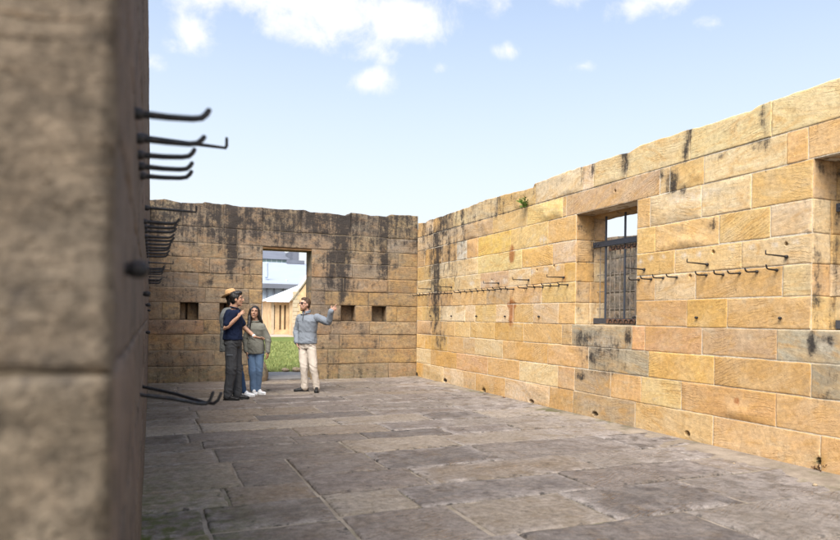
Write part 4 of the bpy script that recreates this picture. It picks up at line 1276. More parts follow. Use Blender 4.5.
leafy('weed', (WX - .01, y_, z_), (-.8, 0, .5), 14, .17, .7, .055, M['leaf'], 'small green weed sprouting from a joint under the coping', 'weed')
y_, z_ = on_x(819, 463, WX)
leafy('weed', (WX + .02, y_, .0), (-.5, 0, .8), 12, .10, .6, .028, M['dry_leaf'], 'dark withered weed in a gap at the foot of the wall', 'weed')
for k, (px, py, n_, w_) in enumerate(((519, 400, 34, .20), (503, 398.5, 10, .09), (531, 403, 8, .06))):
    x_, y_ = on_z(px, py)
    m = MB()
    for q in range(n_):
        a = random.uniform(0, 6.28); rr = random.gauss(0, .4) * w_; c0 = Vector((x_ + rr * math.cos(a) * .6, y_ + rr * math.sin(a), .012 + random.uniform(0, .02)))
        u = Vector((random.uniform(-1, 1), random.uniform(-1, 1), random.uniform(-.4, .4))).normalized() * .03; v = u.cross(Vector((random.uniform(-.5, .5), random.uniform(-.5, .5), 1))).normalized() * .013
        m.add(np.array([tuple(c0 - u), tuple(c0 + v), tuple(c0 + u), tuple(c0 - v)]), [(0, 1, 2), (0, 2, 3)])
    tag(m.build('leaf_litter', M['dry_leaf']), ('widest patch of brown dry leaves by the wall foot', 'small scatter of dry leaves farther along the wall foot', 'few dry leaves beside a drain hole')[k], 'leaves', 'dry leaves along the wall foot', 'stuff' if k == 0 else None)
def pebble(x, y, z, r, label, mat, flat=.6):
    m = MB(); m.ell((0, 0, 0), (r, r * .8, r * flat), nu=14, nv=9)
    V = m.v[0]; nrm = V / np.linalg.norm(V, axis=1)[:, None]; m.v[0] = V + nrm * (fbm(V / r * 1.6 + x, 3, 3) * r * .35)[:, None]
    o = m.build('loose_stone', mat, smooth=True); o.location = (x, y, z + r * flat * .8); tag(o, label, 'stone', 'loose stones'); return o
M['pebble'] = simple_mat('loose_sandstone', (.34, .26, .17), .95, .3, 20, .5)
x_, y_ = on_z(297, 371.5); pebble(x_, y_, 0, .12, 'squarish stone lying at the edge of the grass', M['pebble'], .5)
x_, y_ = on_z(285.5, 371.5); pebble(x_, y_, 0, .10, 'pale stone on the path edge outside the doorway', M['pebble'], .5)
for px, py, r_, lb in ((776, 459, .022, 'dark pebble on the paving near the right wall'), (734, 464, .014, 'tiny pebble on the paving in front of the right wall'), (815, 486, .022, 'pale stone chip on the sandy paving')):
    x_, y_ = on_z(px, py); pebble(x_, y_, 0, r_, lb, M['pebble'])
m = MB(); m.ell((0, 0, 0), (.17, .24, .34), nu=18, nv=12)
V = m.v[0]; nn_ = V / np.linalg.norm(V, axis=1)[:, None]; V = V + nn_ * (fbm(V * 5, 3, 3) * .05)[:, None]; m.v[0] = V
m.att = {k: [(0, len(V), np.full(len(V), .3))] for k in ('dirt', 'pale', 'moss')}; m.att['tint'] = [(0, len(V), np.tile(np.array([.33, .25, .15]), (len(V), 1)))]; m.att['bpos'] = [(0, len(V), V.copy())]
o = m.build('jamb_stone', M['stone_back'], smooth=True); o.location = (DOOR[0] - .03, BY - .02, .14); world_parent(o, back)

# ============================================================== PEOPLE
def skin_mat(name, col):
    n = Nodes(name); o = n.obj()
    c = n.mix(n.mapr(n.noise(o, 30, 4, .6), .35, .65), tuple(q * .88 for q in col), tuple(q * 1.08 for q in col))
    n.b.inputs['Subsurface Weight'].default_value = .12
    n.b.inputs['Subsurface Radius'].default_value = (.02, .008, .004)
    n.b.inputs['Subsurface Scale'].default_value = .3
    return n.fin(c, .5, None, .35)
def cloth_mat(name, col, scale=220, var=.2, mottle=8):
    n = Nodes(name); o = n.obj()
    a = n.noise(o, scale, 3, .7); b = n.noise(o, mottle, 5, .6)
    c = n.mix(n.mapr(a, .3, .7), tuple(q * (1 - var) for q in col), tuple(min(1, q * (1 + var)) for q in col))
    c = n.mix(n.mapr(b, .35, .7, 0, .3), c, tuple(q * .7 for q in col))
    return n.fin(c, .92, n.bump(a, .4, .002), .12)

def remesh(mb, vox, smooth=3, disp=None, name='x'):
    o = mb.build(name, M['iron'], fix=True)
    md = o.modifiers.new('r', 'REMESH'); md.mode = 'VOXEL'; md.voxel_size = vox; md.use_smooth_shade = True
    if smooth:
        ms = o.modifiers.new('s', 'SMOOTH'); ms.factor = .5; ms.iterations = smooth
    dg = bpy.context.evaluated_depsgraph_get(); dg.update()
    me = bpy.data.meshes.new_from_object(o.evaluated_get(dg), depsgraph=dg)
    old = o.data; bpy.data.objects.remove(o); bpy.data.meshes.remove(old)
    me.materials.clear()
    if disp:
        k = len(me.vertices)
        V = np.empty(k * 3); me.vertices.foreach_get('co', V); V = V.reshape(-1, 3)
        Nn = np.empty(k * 3); me.vertices.foreach_get('normal', Nn); Nn = Nn.reshape(-1, 3)
        V = V + Nn * disp(V, Nn)[:, None]
        me.vertices.foreach_set('co', V.ravel())
    me.polygons.foreach_set('use_smooth', [True] * len(me.polygons))
    me.update()
    return me

def part(name, me, mat, parent):
    me.name = name; me.materials.clear(); me.materials.append(mat)
    o = bpy.data.objects.new(name, me); COL.objects.link(o); o.parent = parent
    return o

class Pose:
    """one figure in its own frame: x = towards the right of the picture, y = away, z = up"""
    def __init__(s, scale=1.0): s.k = scale

def basis(yaw, pitch=0, roll=0):
    """columns: side(left of the person), front, up"""
    f = Vector((math.sin(yaw), -math.cos(yaw), 0)); l = Vector((math.cos(yaw), math.sin(yaw), 0)); u = Vector((0, 0, 1))
    f2 = f * math.cos(pitch) + u * math.sin(pitch); u2 = u * math.cos(pitch) - f * math.sin(pitch)
    l2 = l * math.cos(roll) + u2 * math.sin(roll); u3 = u2 * math.cos(roll) - l * math.sin(roll)
    return Matrix((l2, f2, u3)).transposed()

def torso(mb, levels, infl=0.0, n=24):
    """levels: (x,y,z, rx, ry, yaw)"""
    rr = []
    for (x, y, z, rx, ry, yaw) in levels:
        B = basis(yaw); l, f = B.col[0], B.col[1]
        ring = []
        for k in range(n):
            t = 2 * math.pi * k / n
            c_, s_ = math.cos(t), math.sin(t)
            c2 = math.copysign(abs(c_) ** .85, c_); s2 = math.copysign(abs(s_) ** .85, s_)
            ring.append(Vector((x, y, z)) + l * (rx + infl) * c2 + f * (ry + infl) * s2)
        rr.append(ring)
    mb.loft(rr)

def taper(mb, pts, rad, n=14):
    """smooth limb: points and radii are resampled with a Catmull-Rom curve"""
    P = [Vector(p) for p in pts]; out = []; rr = []
    for i in range(len(P) - 1):
        p0 = P[max(i - 1, 0)]; p1 = P[i]; p2 = P[i + 1]; p3 = P[min(i + 2, len(P) - 1)]
        for q in range(5):
            t = q / 5
            b = .5 * ((2 * p1) + (p2 - p0) * t + (2 * p0 - 5 * p1 + 4 * p2 - p3) * t * t + (-p0 + 3 * p1 - 3 * p2 + p3) * t ** 3)
            c = p1.lerp(p2, t); out.append(c.lerp(b, .35)); rr.append(rad[i] + (rad[i + 1] - rad[i]) * t)
    out.append(P[-1]); rr.append(rad[-1])
    mb.tube(out, rr, n)

def head(mb, c, B, k=1.0):
    c = Vector(c)
    T = lambda l, f, u: c + B @ Vector((l * k, f * k, u * k))
    def E(l, f, u, rl, rf, ru): mb.ell(T(l, f, u), (rl * k, rf * k, ru * k), B, 20, 14)
    E(0, -.008, .028, .077, .094, .094)
    E(0, .012, -.025, .066, .076, .088)
    E(0, .030, -.070, .048, .050, .046)
    E(0, .062, -.100, .024, .020, .020)
    E(0, .070, .045, .056, .022, .020)           # brow
    for s_ in (-1, 1):
        E(s_ * .040, .058, -.015, .022, .022, .022)   # cheeks
        E(s_ * .078, -.004, -.005, .010, .020, .032)  # ears
    mb.tube([T(0, .082, .035), T(0, .100, .008), T(0, .112, -.018)], [.008 * k, .010 * k, .014 * k], 8)
    for s_ in (-1, 1): mb.ell(T(s_ * .012, .098, -.022), (.009 * k, .010 * k, .008 * k), B, 8, 6)
    mb.ell(T(0, .080, -.052), (.024 * k, .012 * k, .006 * k), B, 10, 6)
    mb.ell(T(0, .078, -.064), (.021 * k, .012 * k, .007 * k), B, 10, 6)
    return T

def face(root, T, B, k, skin_dark, eyes=True, brow=(.03, .02, .015), smile=False):
    for s_ in (-1, 1):
        if eyes:
            m = MB(); m.ell(T(s_ * .031, .076, .018), (.011 * k, .009 * k, .0055 * k), B, 12, 8); e = m.build('eye', M['eye_white'], root, smooth=True)
            m = MB(); m.ell(T(s_ * .031, .0835, .018), (.0062 * k, .004 * k, .0062 * k), B, 10, 6); m.build('iris', M['pupil'], e, smooth=True)
        m = MB(); m.tube([T(s_ * .014, .093, .036), T(s_ * .032, .089, .043), T(s_ * .050, .073, .037)], [.004 * k, .0045 * k, .003 * k], 6); m.build('eyebrow', M['hair_dark'], root, smooth=True)
    m = MB(); w = .027 if smile else .021
    m.tube([T(-w, .078, -.053), T(-w * .5, .089, -.059), T(0, .0915, -.060), T(w * .5, .089, -.059), T(w, .078, -.053)], [.003 * k, .0052 * k, .006 * k, .0052 * k, .003 * k], 8)
    mo = m.build('mouth', M['lip'], root, smooth=True)
    if smile:
        m = MB(); m.tube([T(-w * .7, .0865, -.0565), T(0, .0955, -.0585), T(w * .7, .0865, -.0565)], [.0022 * k, .0042 * k, .0022 * k], 6); m.build('teeth', M['eye_white'], mo, smooth=True)

def hand(mb, wrist, d, up, side, curl=(.25, .3, .35, .4), thumb=.6, k=1.0):
    """wrist position, finger direction d, back-of-hand normal 'up', side = +1/-1 thumb on cross(d, up)*side"""
    w = Vector(wrist); d = Vector(d).normalized(); up = Vector(up); up = (up - d * up.dot(d)).normalized(); s_ = d.cross(up).normalized() * side
    Bm = Matrix((s_, d, up)).transposed()
    mb.ell(w + d * .045 * k, (.039 * k, .052 * k, .015 * k), Bm, 14, 10)
    mb.ell(w + d * .075 * k, (.038 * k, .022 * k, .012 * k), Bm, 12, 8)
    mb.ell(w + d * .03 * k + s_ * .022 * k - up * .006 * k, (.018 * k, .030 * k, .014 * k), Bm, 10, 8)
    offs = (.029, .010, -.010, -.028); lens = (.074, .082, .076, .060)
    for i in range(4):
        p = w + d * (.082 - .004 * abs(i - 1.2)) * k + s_ * offs[i] * k
        fd = (d + s_ * (offs[i] * 3.2)).normalized(); a = curl[i]; pts = [p - fd * .015 * k]; rad = [.0088 * k]
        pts.append(p); rad.append(.0086 * k)
        ang = a * .6
        for j, fr_ in enumerate((.46, .30, .24)):
            dd = fd * math.cos(ang) - up * math.sin(ang)
            p = p + dd * lens[i] * fr_ * k; pts.append(p); rad.append((.0080, .0074, .0066)[j] * k); ang += a
        mb.tube(pts, rad, 8)
    p = w + d * .022 * k + s_ * .028 * k
    td = (d * .62 + s_ * thumb - up * .25).normalized(); pts = [p - td * .01 * k, p]; rad = [.0115 * k, .011 * k]
    for j, l_ in enumerate((.034, .027)):
        p = p + td * l_ * k; pts.append(p); rad.append((.0098, .0082)[j] * k); td = (td + d * .25).normalized()
    mb.tube(pts, rad, 8)

def fold(amp, sx, sz, seed, extra=None):
    def f(V, N):
        P = V * np.array([sx, sx, sz])
        t = fbm(P + seed, 3, int(seed) % 90)
        r = amp * (1 - 2 * np.abs(t) ** .7)
        if extra: r = r + extra(V)
        return r
    return f

def knee_folds(zs, amp=.006):
    """horizontal creases gathered at given heights"""
    def f(V):
        r = 0
        for (z, w, n) in zs:
            g = np.exp(-((V[:, 2] - z) / w) ** 2)
            q = fbm(V * np.array([7, 7, 16]) + np.array([0, 0, 1]) * (V[:, :1] * 9) + n * 3.1, 2, n)
            r = r + amp * 1.8 * g * (1 - 2 * np.abs(q) ** .6)
        return r
    return f

def shoe(root, ankle, toe, mat, solemat, k=1.0, chunky=1.0):
    a = Vector((ankle[0], ankle[1], 0)); d = Vector((toe[0], toe[1], 0)).normalized(); s_ = d.cross(Vector((0, 0, 1)))
    Bm = Matrix((s_, d, Vector((0, 0, 1)))).transposed()
    m = MB()
    m.ell(a + Vector((0, 0, .052 * k)) - d * .025 * k, (.040 * k, .052 * k, .048 * k), Bm, 16, 10)
    m.ell(a + d * .075 * k + Vector((0, 0, .040 * k)), (.043 * k, .095 * k, .034 * k), Bm, 16, 10)
    m.ell(a + d * .150 * k + Vector((0, 0, .034 * k)), (.046 * k, .062 * k, .028 * k), Bm, 16, 10)
    m.ell(a + d * .03 * k + Vector((0, 0, .075 * k)), (.036 * k, .055 * k, .036 * k), Bm, 16, 10)
    for v in m.v: v[:, 2] = np.maximum(v[:, 2], .014 * k)
    sh = part('shoe', remesh(m, .007, 2), mat, root)
    m = MB(); n = 28; rr = []
    for z in (.001, .004, .018 * chunky, .024 * chunky):
        ring = []
        for q in range(n):
            t = 2 * math.pi * q / n; l = math.cos(t); w = .047 if l > 0 else .041
            inn = .94 if z < .002 or z > .02 * chunky else 1
            ring.append(a + d * (.0625 + .148 * l * inn) * k + s_ * math.sin(t) * w * inn * k * (1 - .12 * (abs(l + .15) < .35)) + Vector((0, 0, z * k)))
        rr.append(ring)
    m.loft(rr); m.build('sole', solemat, sh, smooth=False, fix=True)
    m = MB()
    for q in range(4):
        c0 = a + d * (.075 + .024 * q) * k + Vector((0, 0, (.093 - .010 * q) * k))
        m.tube([c0 - s_ * .018 * k - Vector((0, 0, .006)), c0 + Vector((0, 0, .002)), c0 + s_ * .018 * k - Vector((0, 0, .006))], .0028 * k, 6)
    m.build('laces', solemat if solemat is M['white_rubber'] else M['shoe_black'], sh, smooth=True)

M['eye_white'] = simple_mat('eye_white', (.42, .38, .35), .3, .05, 40)
M['pupil'] = simple_mat('dark_iris', (.02, .012, .008), .2, .1, 40)
M['hair_dark'] = simple_mat('black_hair', (.014, .011, .010), .45, .5, 120, .5, .003, .4)
M['hair_brown'] = simple_mat('short_brown_hair', (.075, .042, .025), .6, .4, 140, .5, .003, .3)
M['beard'] = simple_mat('reddish_stubble', (.20, .10, .055), .8, .3, 160, .4, .003)
M['lip'] = simple_mat('lip', (.38, .15, .12), .5, .1, 40)
M['shoe_black'] = simple_mat('black_shoe_leather', (.016, .015, .015), .5, .3, 60, .2, .002)
M['white_rubber'] = simple_mat('white_canvas', (.78, .78, .78), .7, .06, 60, .2, .002)
M['black_rubber'] = simple_mat('black_rubber', (.02, .02, .02), .8, .3, 60)
M['glass_black'] = simple_mat('black_sunglass_lens', (.006, .006, .008), .12, .1, 10, spec=.6)
M['skin_fair'] = skin_mat('fair_skin', (.50, .29, .21))
M['skin_tan'] = skin_mat('light_tan_skin', (.46, .26, .17))
M['skin_brown'] = skin_mat('brown_skin', (.38, .21, .135))

def person(px, py, label):
    x, y = on_z(px, py)
    e = empty('person', (x, y, .004), -YAW)
    tag(e, label, 'person'); return e

def dress(root, name, mb, mat, vox=.009, smooth=4, disp=None):
    return part(name, remesh(mb, vox, smooth, disp), mat, root)

D = math.radians
def figure(label, px, py, sk):
    """sk: dict of joints, radii and garments"""
    e = person(px, py, label); k = sk.get('k', 1.0)
    yt = sk['yaw']; hp_, sh_ = Vector(sk['hip']), Vector(sk['sho'])
    L = []
    nT = [(-.10, .115, .085), (-.02, .160, .112), (.06, .162, .115), (.20, .140, .100), (.32, .158, .112), (.42, .172, .113), (.48, .150, .096), (.53, .098, .075), (.565, .06, .06)]
    Ht = (sh_ - hp_).length
    for (t, rx, ry) in nT:
        tt = t / .52
        c_ = hp_.lerp(sh_, tt) if tt <= 1 else sh_ + Vector((0, 0, (tt - 1) * Ht))
        if t > .55: c_ = Vector((sk['neck'][0], sk['neck'][1], min(c_.z, sk['neck'][2] - .03))); rx = ry = .05
        L.append((c_.x, c_.y, c_.z, rx * k * sk.get('wide', 1), ry * k * sk.get('deep', 1), yt))
    body = MB(); torso(body, L, -.006)
    B = basis(sk['hyaw'], sk.get('pitch', 0), sk.get('hroll', 0))
    T = head(body, sk['head'], B, sk.get('hk', k))
    nk = Vector(sk['neck'])
    body.tube([nk - Vector((0, 0, .08)), nk, T(0, -.018, -.07)], [.062 * k, .055 * k, .052 * k], 14)
    for a in sk['arms']:
        taper(body, a['p'], [.056 * k, .044 * k, .029 * k], 12)
        hand(body, a['p'][-1], a['d'], a['up'], a['side'], a.get('curl', (.3, .35, .4, .45)), a.get('thumb', .6), 1.07 * k)
    for l in sk['legs']:
        p = [Vector(q) for q in l['p']]
        mid = p[1].lerp(p[2], .35)
        taper(body, [p[0], p[1], mid, p[2]], [.088 * k, .058 * k, .056 * k, .038 * k], 14)
        d = Vector((l['toe'][0], l['toe'][1], 0)).normalized()
        body.tube([p[2], Vector((p[2].x, p[2].y, .05)) + d * .02, Vector((p[2].x, p[2].y, .04)) + d * .13], [.036 * k, .034 * k, .026 * k], 10)
    part('body', remesh(body, .0055, 2), sk['skin'], e)
    # trousers
    tr = MB(); w = sk.get('tw', .018)
    torso(tr, [(l_[0], l_[1], l_[2], l_[3], l_[4], l_[5]) for l_ in L[:4] if l_[2] < hp_.z + .11], w * .8)
    for l in sk['legs']:
        p = [Vector(q) for q in l['p']]; end = p[2] + Vector((0, 0, l.get('cuff', -.02)))
        r_ = sk.get('legr', (.092, .074, .064, .062)); mid = p[1].lerp(end, .45)
        taper(tr, [p[0] + Vector((0, 0, .02)), p[0].lerp(p[1], .5), p[1], mid, end], [r_[0] * k, (r_[0] + r_[1]) / 2 * k, r_[1] * k, r_[2] * k, r_[3] * k], 16)
    zk = sk['legs'][0]['p'][1][2]
    dress(e, 'trousers', tr, sk['tmat'], .008, 3, fold(.0075, 8, 4, 3.3 + px, knee_folds([(zk, .09, 3), (.17, .07, 5), (hp_.z - .06, .06, 7)], sk.get('crease', .0042))))
    # top
    tp_ = MB(); w = sk['top_infl']; hem = sk['hem']
    Lt = []
    for l_ in L[1:]:
        if l_[2] >= hem: Lt.append(l_)
    f0 = (hem - hp_.z) / (sh_.z - hp_.z); c0 = hp_.lerp(sh_, f0)
    Lt = [(c0.x, c0.y, hem, .163 * k * sk.get('wide', 1), .118 * k * sk.get('deep', 1), yt)] + Lt
    Lt = Lt[:-1] + [(nk.x, nk.y, nk.z - .045, .085 * k, .075 * k, yt)]
    torso(tp_, Lt, w)
    for a in sk['arms']:
        p = [Vector(q) for q in a['p']]; r_ = sk.get('slr', (.070, .056, .044)); k2 = k
        if sk.get('short'):
            e_ = p[0].lerp(p[1], .72); taper(tp_, [p[0], e_], [.072 * k, .066 * k], 14)
        else:
            e_ = p[2] + (p[1] - p[2]).normalized() * a.get('cuff', .02)
            taper(tp_, [p[0], p[0].lerp(p[1], .55), p[1], p[1].lerp(e_, .5), e_], [r_[0] * k, (r_[0] + r_[1]) / 2 * k, r_[1] * k, (r_[1] + r_[2]) / 2 * k, r_[2] * k], 14)
    el = [(a['p'][1][2], .06, 11 + i) for i, a in enumerate(sk['arms'])]
    top = dress(e, sk['top'], tp_, sk['topmat'], .008, 3, fold(.010, 6, 5, 7.7 + px, knee_folds(el + [(hem + .08, .07, 5)], .0035)))
    for l in sk['legs']:
        p = l['p'][2]; shoe(e, (p[0], p[1]), l['toe'], sk['shoe'], sk['sole'], sk.get('sk', 1.0) * k, 1.0)
    return e, T, B, L, top

def hair_cap(e, T, B, k, mat, name='hair', pieces=(), vol=1.0, seed=1):
    m = MB()
    m.ell(T(0, -.024, .040), (.084 * vol * k, .094 * vol * k, .098 * vol * k), B, 22, 16)
    m.ell(T(0, -.045, -.005), (.074 * vol * k, .062 * k, .085 * k), B, 18, 12)
    for p in pieces:
        if p[0] == 'e': m.ell(T(*p[1]), tuple(q * k for q in p[2]), B, 14, 10)
        else: m.tube([T(*q) if not isinstance(q, Vector) else q for q in p[1]], p[2], 12)
    return part(name, remesh(m, .006, 2, fold(.004, 60, 14, seed)), mat, e)

# --- the man in the grey pullover, pointing
M['pull'] = cloth_mat('grey_blue_knit', (.185, .205, .235), 260, .18)
M['chino'] = cloth_mat('beige_cotton', (.56, .49, .42), 300, .08)
e, T, B, L, top = figure('bearded man in grey quarter zip pullover and beige trousers pointing to the right', 308, 392.0, dict(
    yaw=D(-24), hip=(-.03, 0, .93), sho=(-.01, 0, 1.455), neck=(-.045, -.01, 1.525), head=(-.075, -.03, 1.665), hyaw=D(-48), pitch=D(2),
    arms=[dict(p=[(-.178, .075, 1.415), (-.262, .13, 1.165), (-.222, -.02, .955)], d=(.25, -.25, -.9), up=(-.9, .1, 0), side=1, cuff=-.01),
          dict(p=[(.160, -.075, 1.425), (.385, -.07, 1.335), (.452, -.20, 1.545)], d=(.70, -.12, .55), up=(.3, -.9, 0), side=-1, curl=(.03, 1.25, 1.35, 1.4), thumb=.7, cuff=.0)],
    legs=[dict(p=[(-.105, .03, .88), (-.082, -.03, .48), (-.070, .03, .10)], toe=(-1, -.38)), dict(p=[(.050, -.03, .88), (.108, -.06, .48), (.165, -.0, .10)], toe=(.12, -1))],
    skin=M['skin_fair'], tmat=M['chino'], legr=(.096, .074, .066, .066), top='pullover', topmat=M['pull'], top_infl=.026, hem=.925, wide=1.0, deep=1.05, slr=(.076, .062, .050), shoe=M['shoe_black'], sole=M['black_rubber']))
face(e, T, B, 1, None, eyes=False)
hair_cap(e, T, B, 1, M['hair_brown'], pieces=[('e', (0, .02, .105), (.062, .055, .035))], vol=1.0, seed=4)
m = MB(); m.ell(T(0, .036, -.083), (.052, .050, .042), B, 18, 12); m.ell(T(0, .068, -.108), (.028, .022, .020), B, 12, 8)
for s_ in (-1, 1): m.ell(T(s_ * .056, .015, -.055), (.014, .026, .036), B, 10, 8)
part('beard', remesh(m, .005, 2, fold(.0015, 90, 90, 5)), M['beard'], e)
m = MB()
for s_ in (-1, 1):
    m.ell(T(s_ * .033, .087, .018), (.031, .012, .019), B, 16, 8); m.tube([T(s_ * .058, .074, .024), T(s_ * .080, .03, .022), T(s_ * .083, -.015, .012)], .0035, 6)
m.tube([T(-.012, .098, .022), T(.012, .098, .022)], .004, 6)
m.build('sunglasses', M['glass_black'], e, smooth=True)
m = MB(); nk = Vector((-.045, -.01, 1.53)); Bb = basis(D(-24))
ring = [nk + Bb @ Vector((.070 * math.cos(t), .004 + .066 * math.sin(t), -.008 + .020 * math.sin(t + math.pi))) for t in np.linspace(math.pi / 2 + .35, math.pi * 2.5 - .35, 22)]
m.tube(ring, .017, 8); m.tube([q + Vector((0, 0, .024)) for q in ring], .013, 8)
cl = m.build('collar', M['pull'], top, smooth=True)
m = MB(); m.tube([nk + Bb @ Vector((0, .080, -.02)), nk + Bb @ Vector((0, .115, -.09)), nk + Bb @ Vector((0, .142, -.17))], .0045, 6); m.build('zip', M['shoe_black'], top)

# --- the man in navy polo
M['navy'] = cloth_mat('navy_pique', (.012, .018, .042), 260, .3)
M['charcoal'] = cloth_mat('charcoal_cotton', (.055, .056, .060), 300, .18)
yn = D(108)
e, T, B, L, top = figure('man in navy polo shirt and charcoal trousers, front figure, gesturing with both hands', 232, 400.0, dict(
    yaw=yn, hip=(0, 0, 1.0), sho=(.005, 0, 1.515), neck=(.025, 0, 1.585), head=(.062, .0, 1.715), hyaw=D(96), pitch=D(3),
    arms=[dict(p=[(.055, -.165, 1.475), (-.065, -.235, 1.225), (.137, -.215, 1.405)], d=(.55, .05, .72), up=(-.5, -.6, .4), side=-1, curl=(.25, .4, .5, .6), thumb=.8),
          dict(p=[(-.01, .165, 1.475), (.135, .215, 1.235), (.355, .10, 1.075)], d=(.95, -.15, -.22), up=(-.1, -.35, -.9), side=1, curl=(.15, .2, .25, .3), thumb=.8)],
    legs=[dict(p=[(.0, -.095, .94), (.012, -.12, .51), (-.045, -.10, .10)], toe=(1, -.12)), dict(p=[(.02, .085, .94), (.06, .08, .51), (.065, .08, .10)], toe=(1, .1))],
    skin=M['skin_tan'], tmat=M['charcoal'], tw=.026, legr=(.104, .084, .074, .072), crease=.006, top='polo_shirt', topmat=M['navy'], short=True, top_infl=.030, hem=1.03, deep=1.12, shoe=M['shoe_black'], sole=M['black_rubber']))
face(e, T, B, 1, None)
hair_cap(e, T, B, 1, M['hair_dark'], pieces=[('e', (0, .045, .108), (.066, .050, .036)), ('e', (0, -.05, .01), (.075, .055, .07)), ('e', (0, .0, .10), (.078, .085, .045))], vol=1.06, seed=9)
m = MB(); nk = Vector((.02, 0, 1.585)); Bb = basis(yn)
m.tube([nk + Bb @ Vector((.068 * math.cos(t), .066 * math.sin(t), -.012 - .016 * math.sin(t))) for t in np.linspace(0, 2 * math.pi, 24)], .013, 8); m.build('collar', M['navy'], top, smooth=True)
m = MB(); w0 = Vector((.355, .10, 1.075)); w1 = Vector((.135, .215, 1.235)); a = w0.lerp(w1, .08); b = w0.lerp(w1, .15); m.tube([a, b], .031, 14); m.build('watch', M['white_rubber'], e)
m = MB(); m.box((.012, -.222, .78), (.055, .003, .004)); m.build('pocket_flap', M['pull'], e)

# --- the person with the hat, mostly behind him
M['coat'] = cloth_mat('mid_grey_jacket', (.16, .165, .16), 220, .2)
M['dark_jean'] = cloth_mat('dark_blue_denim', (.035, .065, .13), 240, .3, 6)
M['hat'] = simple_mat('tan_felt', (.50, .31, .15), .9, .2, 60, .3, .002)
M['hat_band'] = simple_mat('dark_hat_band', (.12, .065, .035), .8, .2, 60)
e, T, B, L, top = figure('person in tan hat and grey jacket half hidden behind the navy polo shirt', 237, 396.2, dict(
    yaw=D(70), hip=(-.13, .02, .93), sho=(-.145, .02, 1.52), neck=(-.105, .02, 1.62), head=(-.108, .02, 1.742), hyaw=D(78), pitch=D(16),
    arms=[dict(p=[(-.10, -.155, 1.455), (-.13, -.20, 1.18), (-.06, -.20, .96)], d=(.3, 0, -.9), up=(0, -1, 0), side=1), dict(p=[(-.19, .19, 1.455), (-.22, .22, 1.15), (-.12, .20, .95)], d=(.2, 0, -.9), up=(0, 1, 0), side=1)],
    legs=[dict(p=[(-.09, -.08, .88), (.06, -.11, .50), (.135, -.06, .10)], toe=(1, -.1), cuff=.0), dict(p=[(-.13, .10, .88), (-.12, .10, .48), (-.13, .12, .10)], toe=(1, .2), cuff=.0)],
    skin=M['skin_fair'], tmat=M['dark_jean'], legr=(.094, .068, .058, .050), top='jacket', topmat=M['coat'], top_infl=.040, hem=.80, deep=1.05, shoe=M['white_rubber'], sole=M['white_rubber']))
face(e, T, B, 1, None)
hair_cap(e, T, B, 1, M['hair_dark'], seed=14, pieces=[('e', (0, -.06, -.04), (.07, .05, .08))])
m = MB(); rr = []
prof = [(.115, .062), (.150, .056), (.178, .066), (.180, .072), (.150, .064), (.112, .070), (.096, .078), (.094, .100), (.090, .140), (.082, .170), (.066, .186), (.035, .180), (.006, .176)]
prof = [(.090, .066), (.130, .058), (.166, .070), (.170, .074), (.135, .066), (.102, .074), (.097, .084), (.094, .12), (.088, .160), (.072, .178), (.04, .172), (.008, .166)]
for (r_, u) in prof:
    rr.append([T(r_ * .92 * math.cos(t), -.012 + r_ * 1.06 * math.sin(t), u + .010 * math.cos(2 * t) * (r_ / .17) ** 2) for t in np.linspace(0, 2 * math.pi, 28, endpoint=False)])
m.loft(rr); ht = m.build('hat', M['hat'], e, smooth=True, fix=True)
m = MB(); m.loft([[T(r_ * .93 * math.cos(t), -.012 + r_ * 1.07 * math.sin(t), u) for t in np.linspace(0, 2 * math.pi, 28, endpoint=False)] for (r_, u) in ((.098, .078), (.1005, .080), (.0995, .102), (.095, .104))]); m.build('hat_band', M['hat_band'], ht, smooth=True, fix=True)

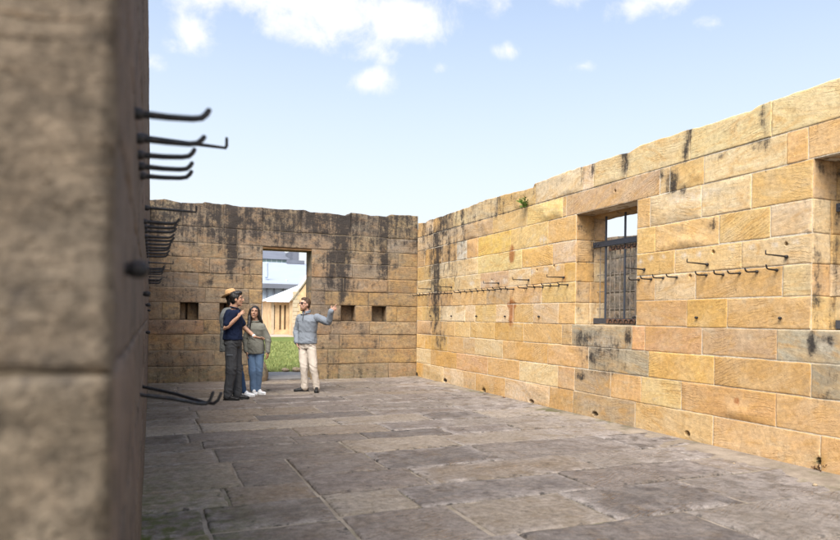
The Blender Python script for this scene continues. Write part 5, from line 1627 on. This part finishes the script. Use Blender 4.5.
# --- the woman
M['sweat'] = cloth_mat('olive_grey_knit', (.165, .160, .135), 160, .28)
M['jean'] = cloth_mat('mid_blue_denim', (.13, .20, .31), 240, .22, 6)
e, T, B, L, top = figure('smiling woman with long black hair, olive grey sweater and blue jeans', 255, 394.6, dict(
    k=.90, hk=.93, yaw=D(-12), hip=(.0, 0, .83), sho=(.0, 0, 1.285), neck=(-.012, 0, 1.355), head=(-.022, -.015, 1.495), hyaw=D(8), pitch=D(8), hroll=D(-5),
    arms=[dict(p=[(-.125, .03, 1.24), (-.192, .02, 1.005), (-.150, -.055, .795)], d=(.12, -.1, -1), up=(-.9, -.3, 0), side=-1, cuff=.0),
          dict(p=[(.125, -.03, 1.24), (.222, -.01, 1.015), (.240, -.07, .790)], d=(.02, -.1, -1), up=(.9, -.3, 0), side=1, cuff=.0)],
    legs=[dict(p=[(-.065, .01, .78), (-.032, -.06, .43), (-.035, .0, .10)], toe=(.55, -.8), cuff=-.01), dict(p=[(.068, -.01, .78), (.072, -.04, .43), (.040, .05, .10)], toe=(.85, -.5), cuff=-.01)],
    skin=M['skin_brown'], tmat=M['jean'], legr=(.102, .076, .066, .060), top='sweater', topmat=M['sweat'], top_infl=.022, hem=.75, wide=.94, deep=1.05, slr=(.070, .062, .052), shoe=M['white_rubber'], sole=M['white_rubber'], sk=1.02))
face(e, T, B, .93, None, smile=True)
hair_cap(e, T, B, .93, M['hair_dark'], vol=1.05, seed=21, pieces=[
    ('t', [T(0, -.03, .11), T(-.07, .02, .05), T(-.088, .0, -.05), Vector((-.10, -.07, 1.33)), Vector((-.098, -.125, 1.20)), Vector((-.085, -.14, 1.10))], [.035, .034, .034, .038, .032, .014]),
    ('t', [T(0, -.03, .11), T(.065, -.0, .05), T(.082, -.03, -.05), Vector((.085, .05, 1.33)), Vector((.10, .10, 1.22))], [.035, .030, .030, .032, .022]),
    ('t', [T(0, -.07, .03), T(-.02, -.09, -.1), Vector((-.03, .10, 1.28)), Vector((-.02, .12, 1.10))], [.07, .075, .075, .035])])
m = MB(); nk = Vector((-.012, 0, 1.355)); m.tube([nk + Vector((.062 * math.cos(t), .058 * math.sin(t), -.016 + .006 * math.sin(t))) for t in np.linspace(0, 2 * math.pi, 24)], .016, 8); m.build('collar', M['sweat'], top, smooth=True)
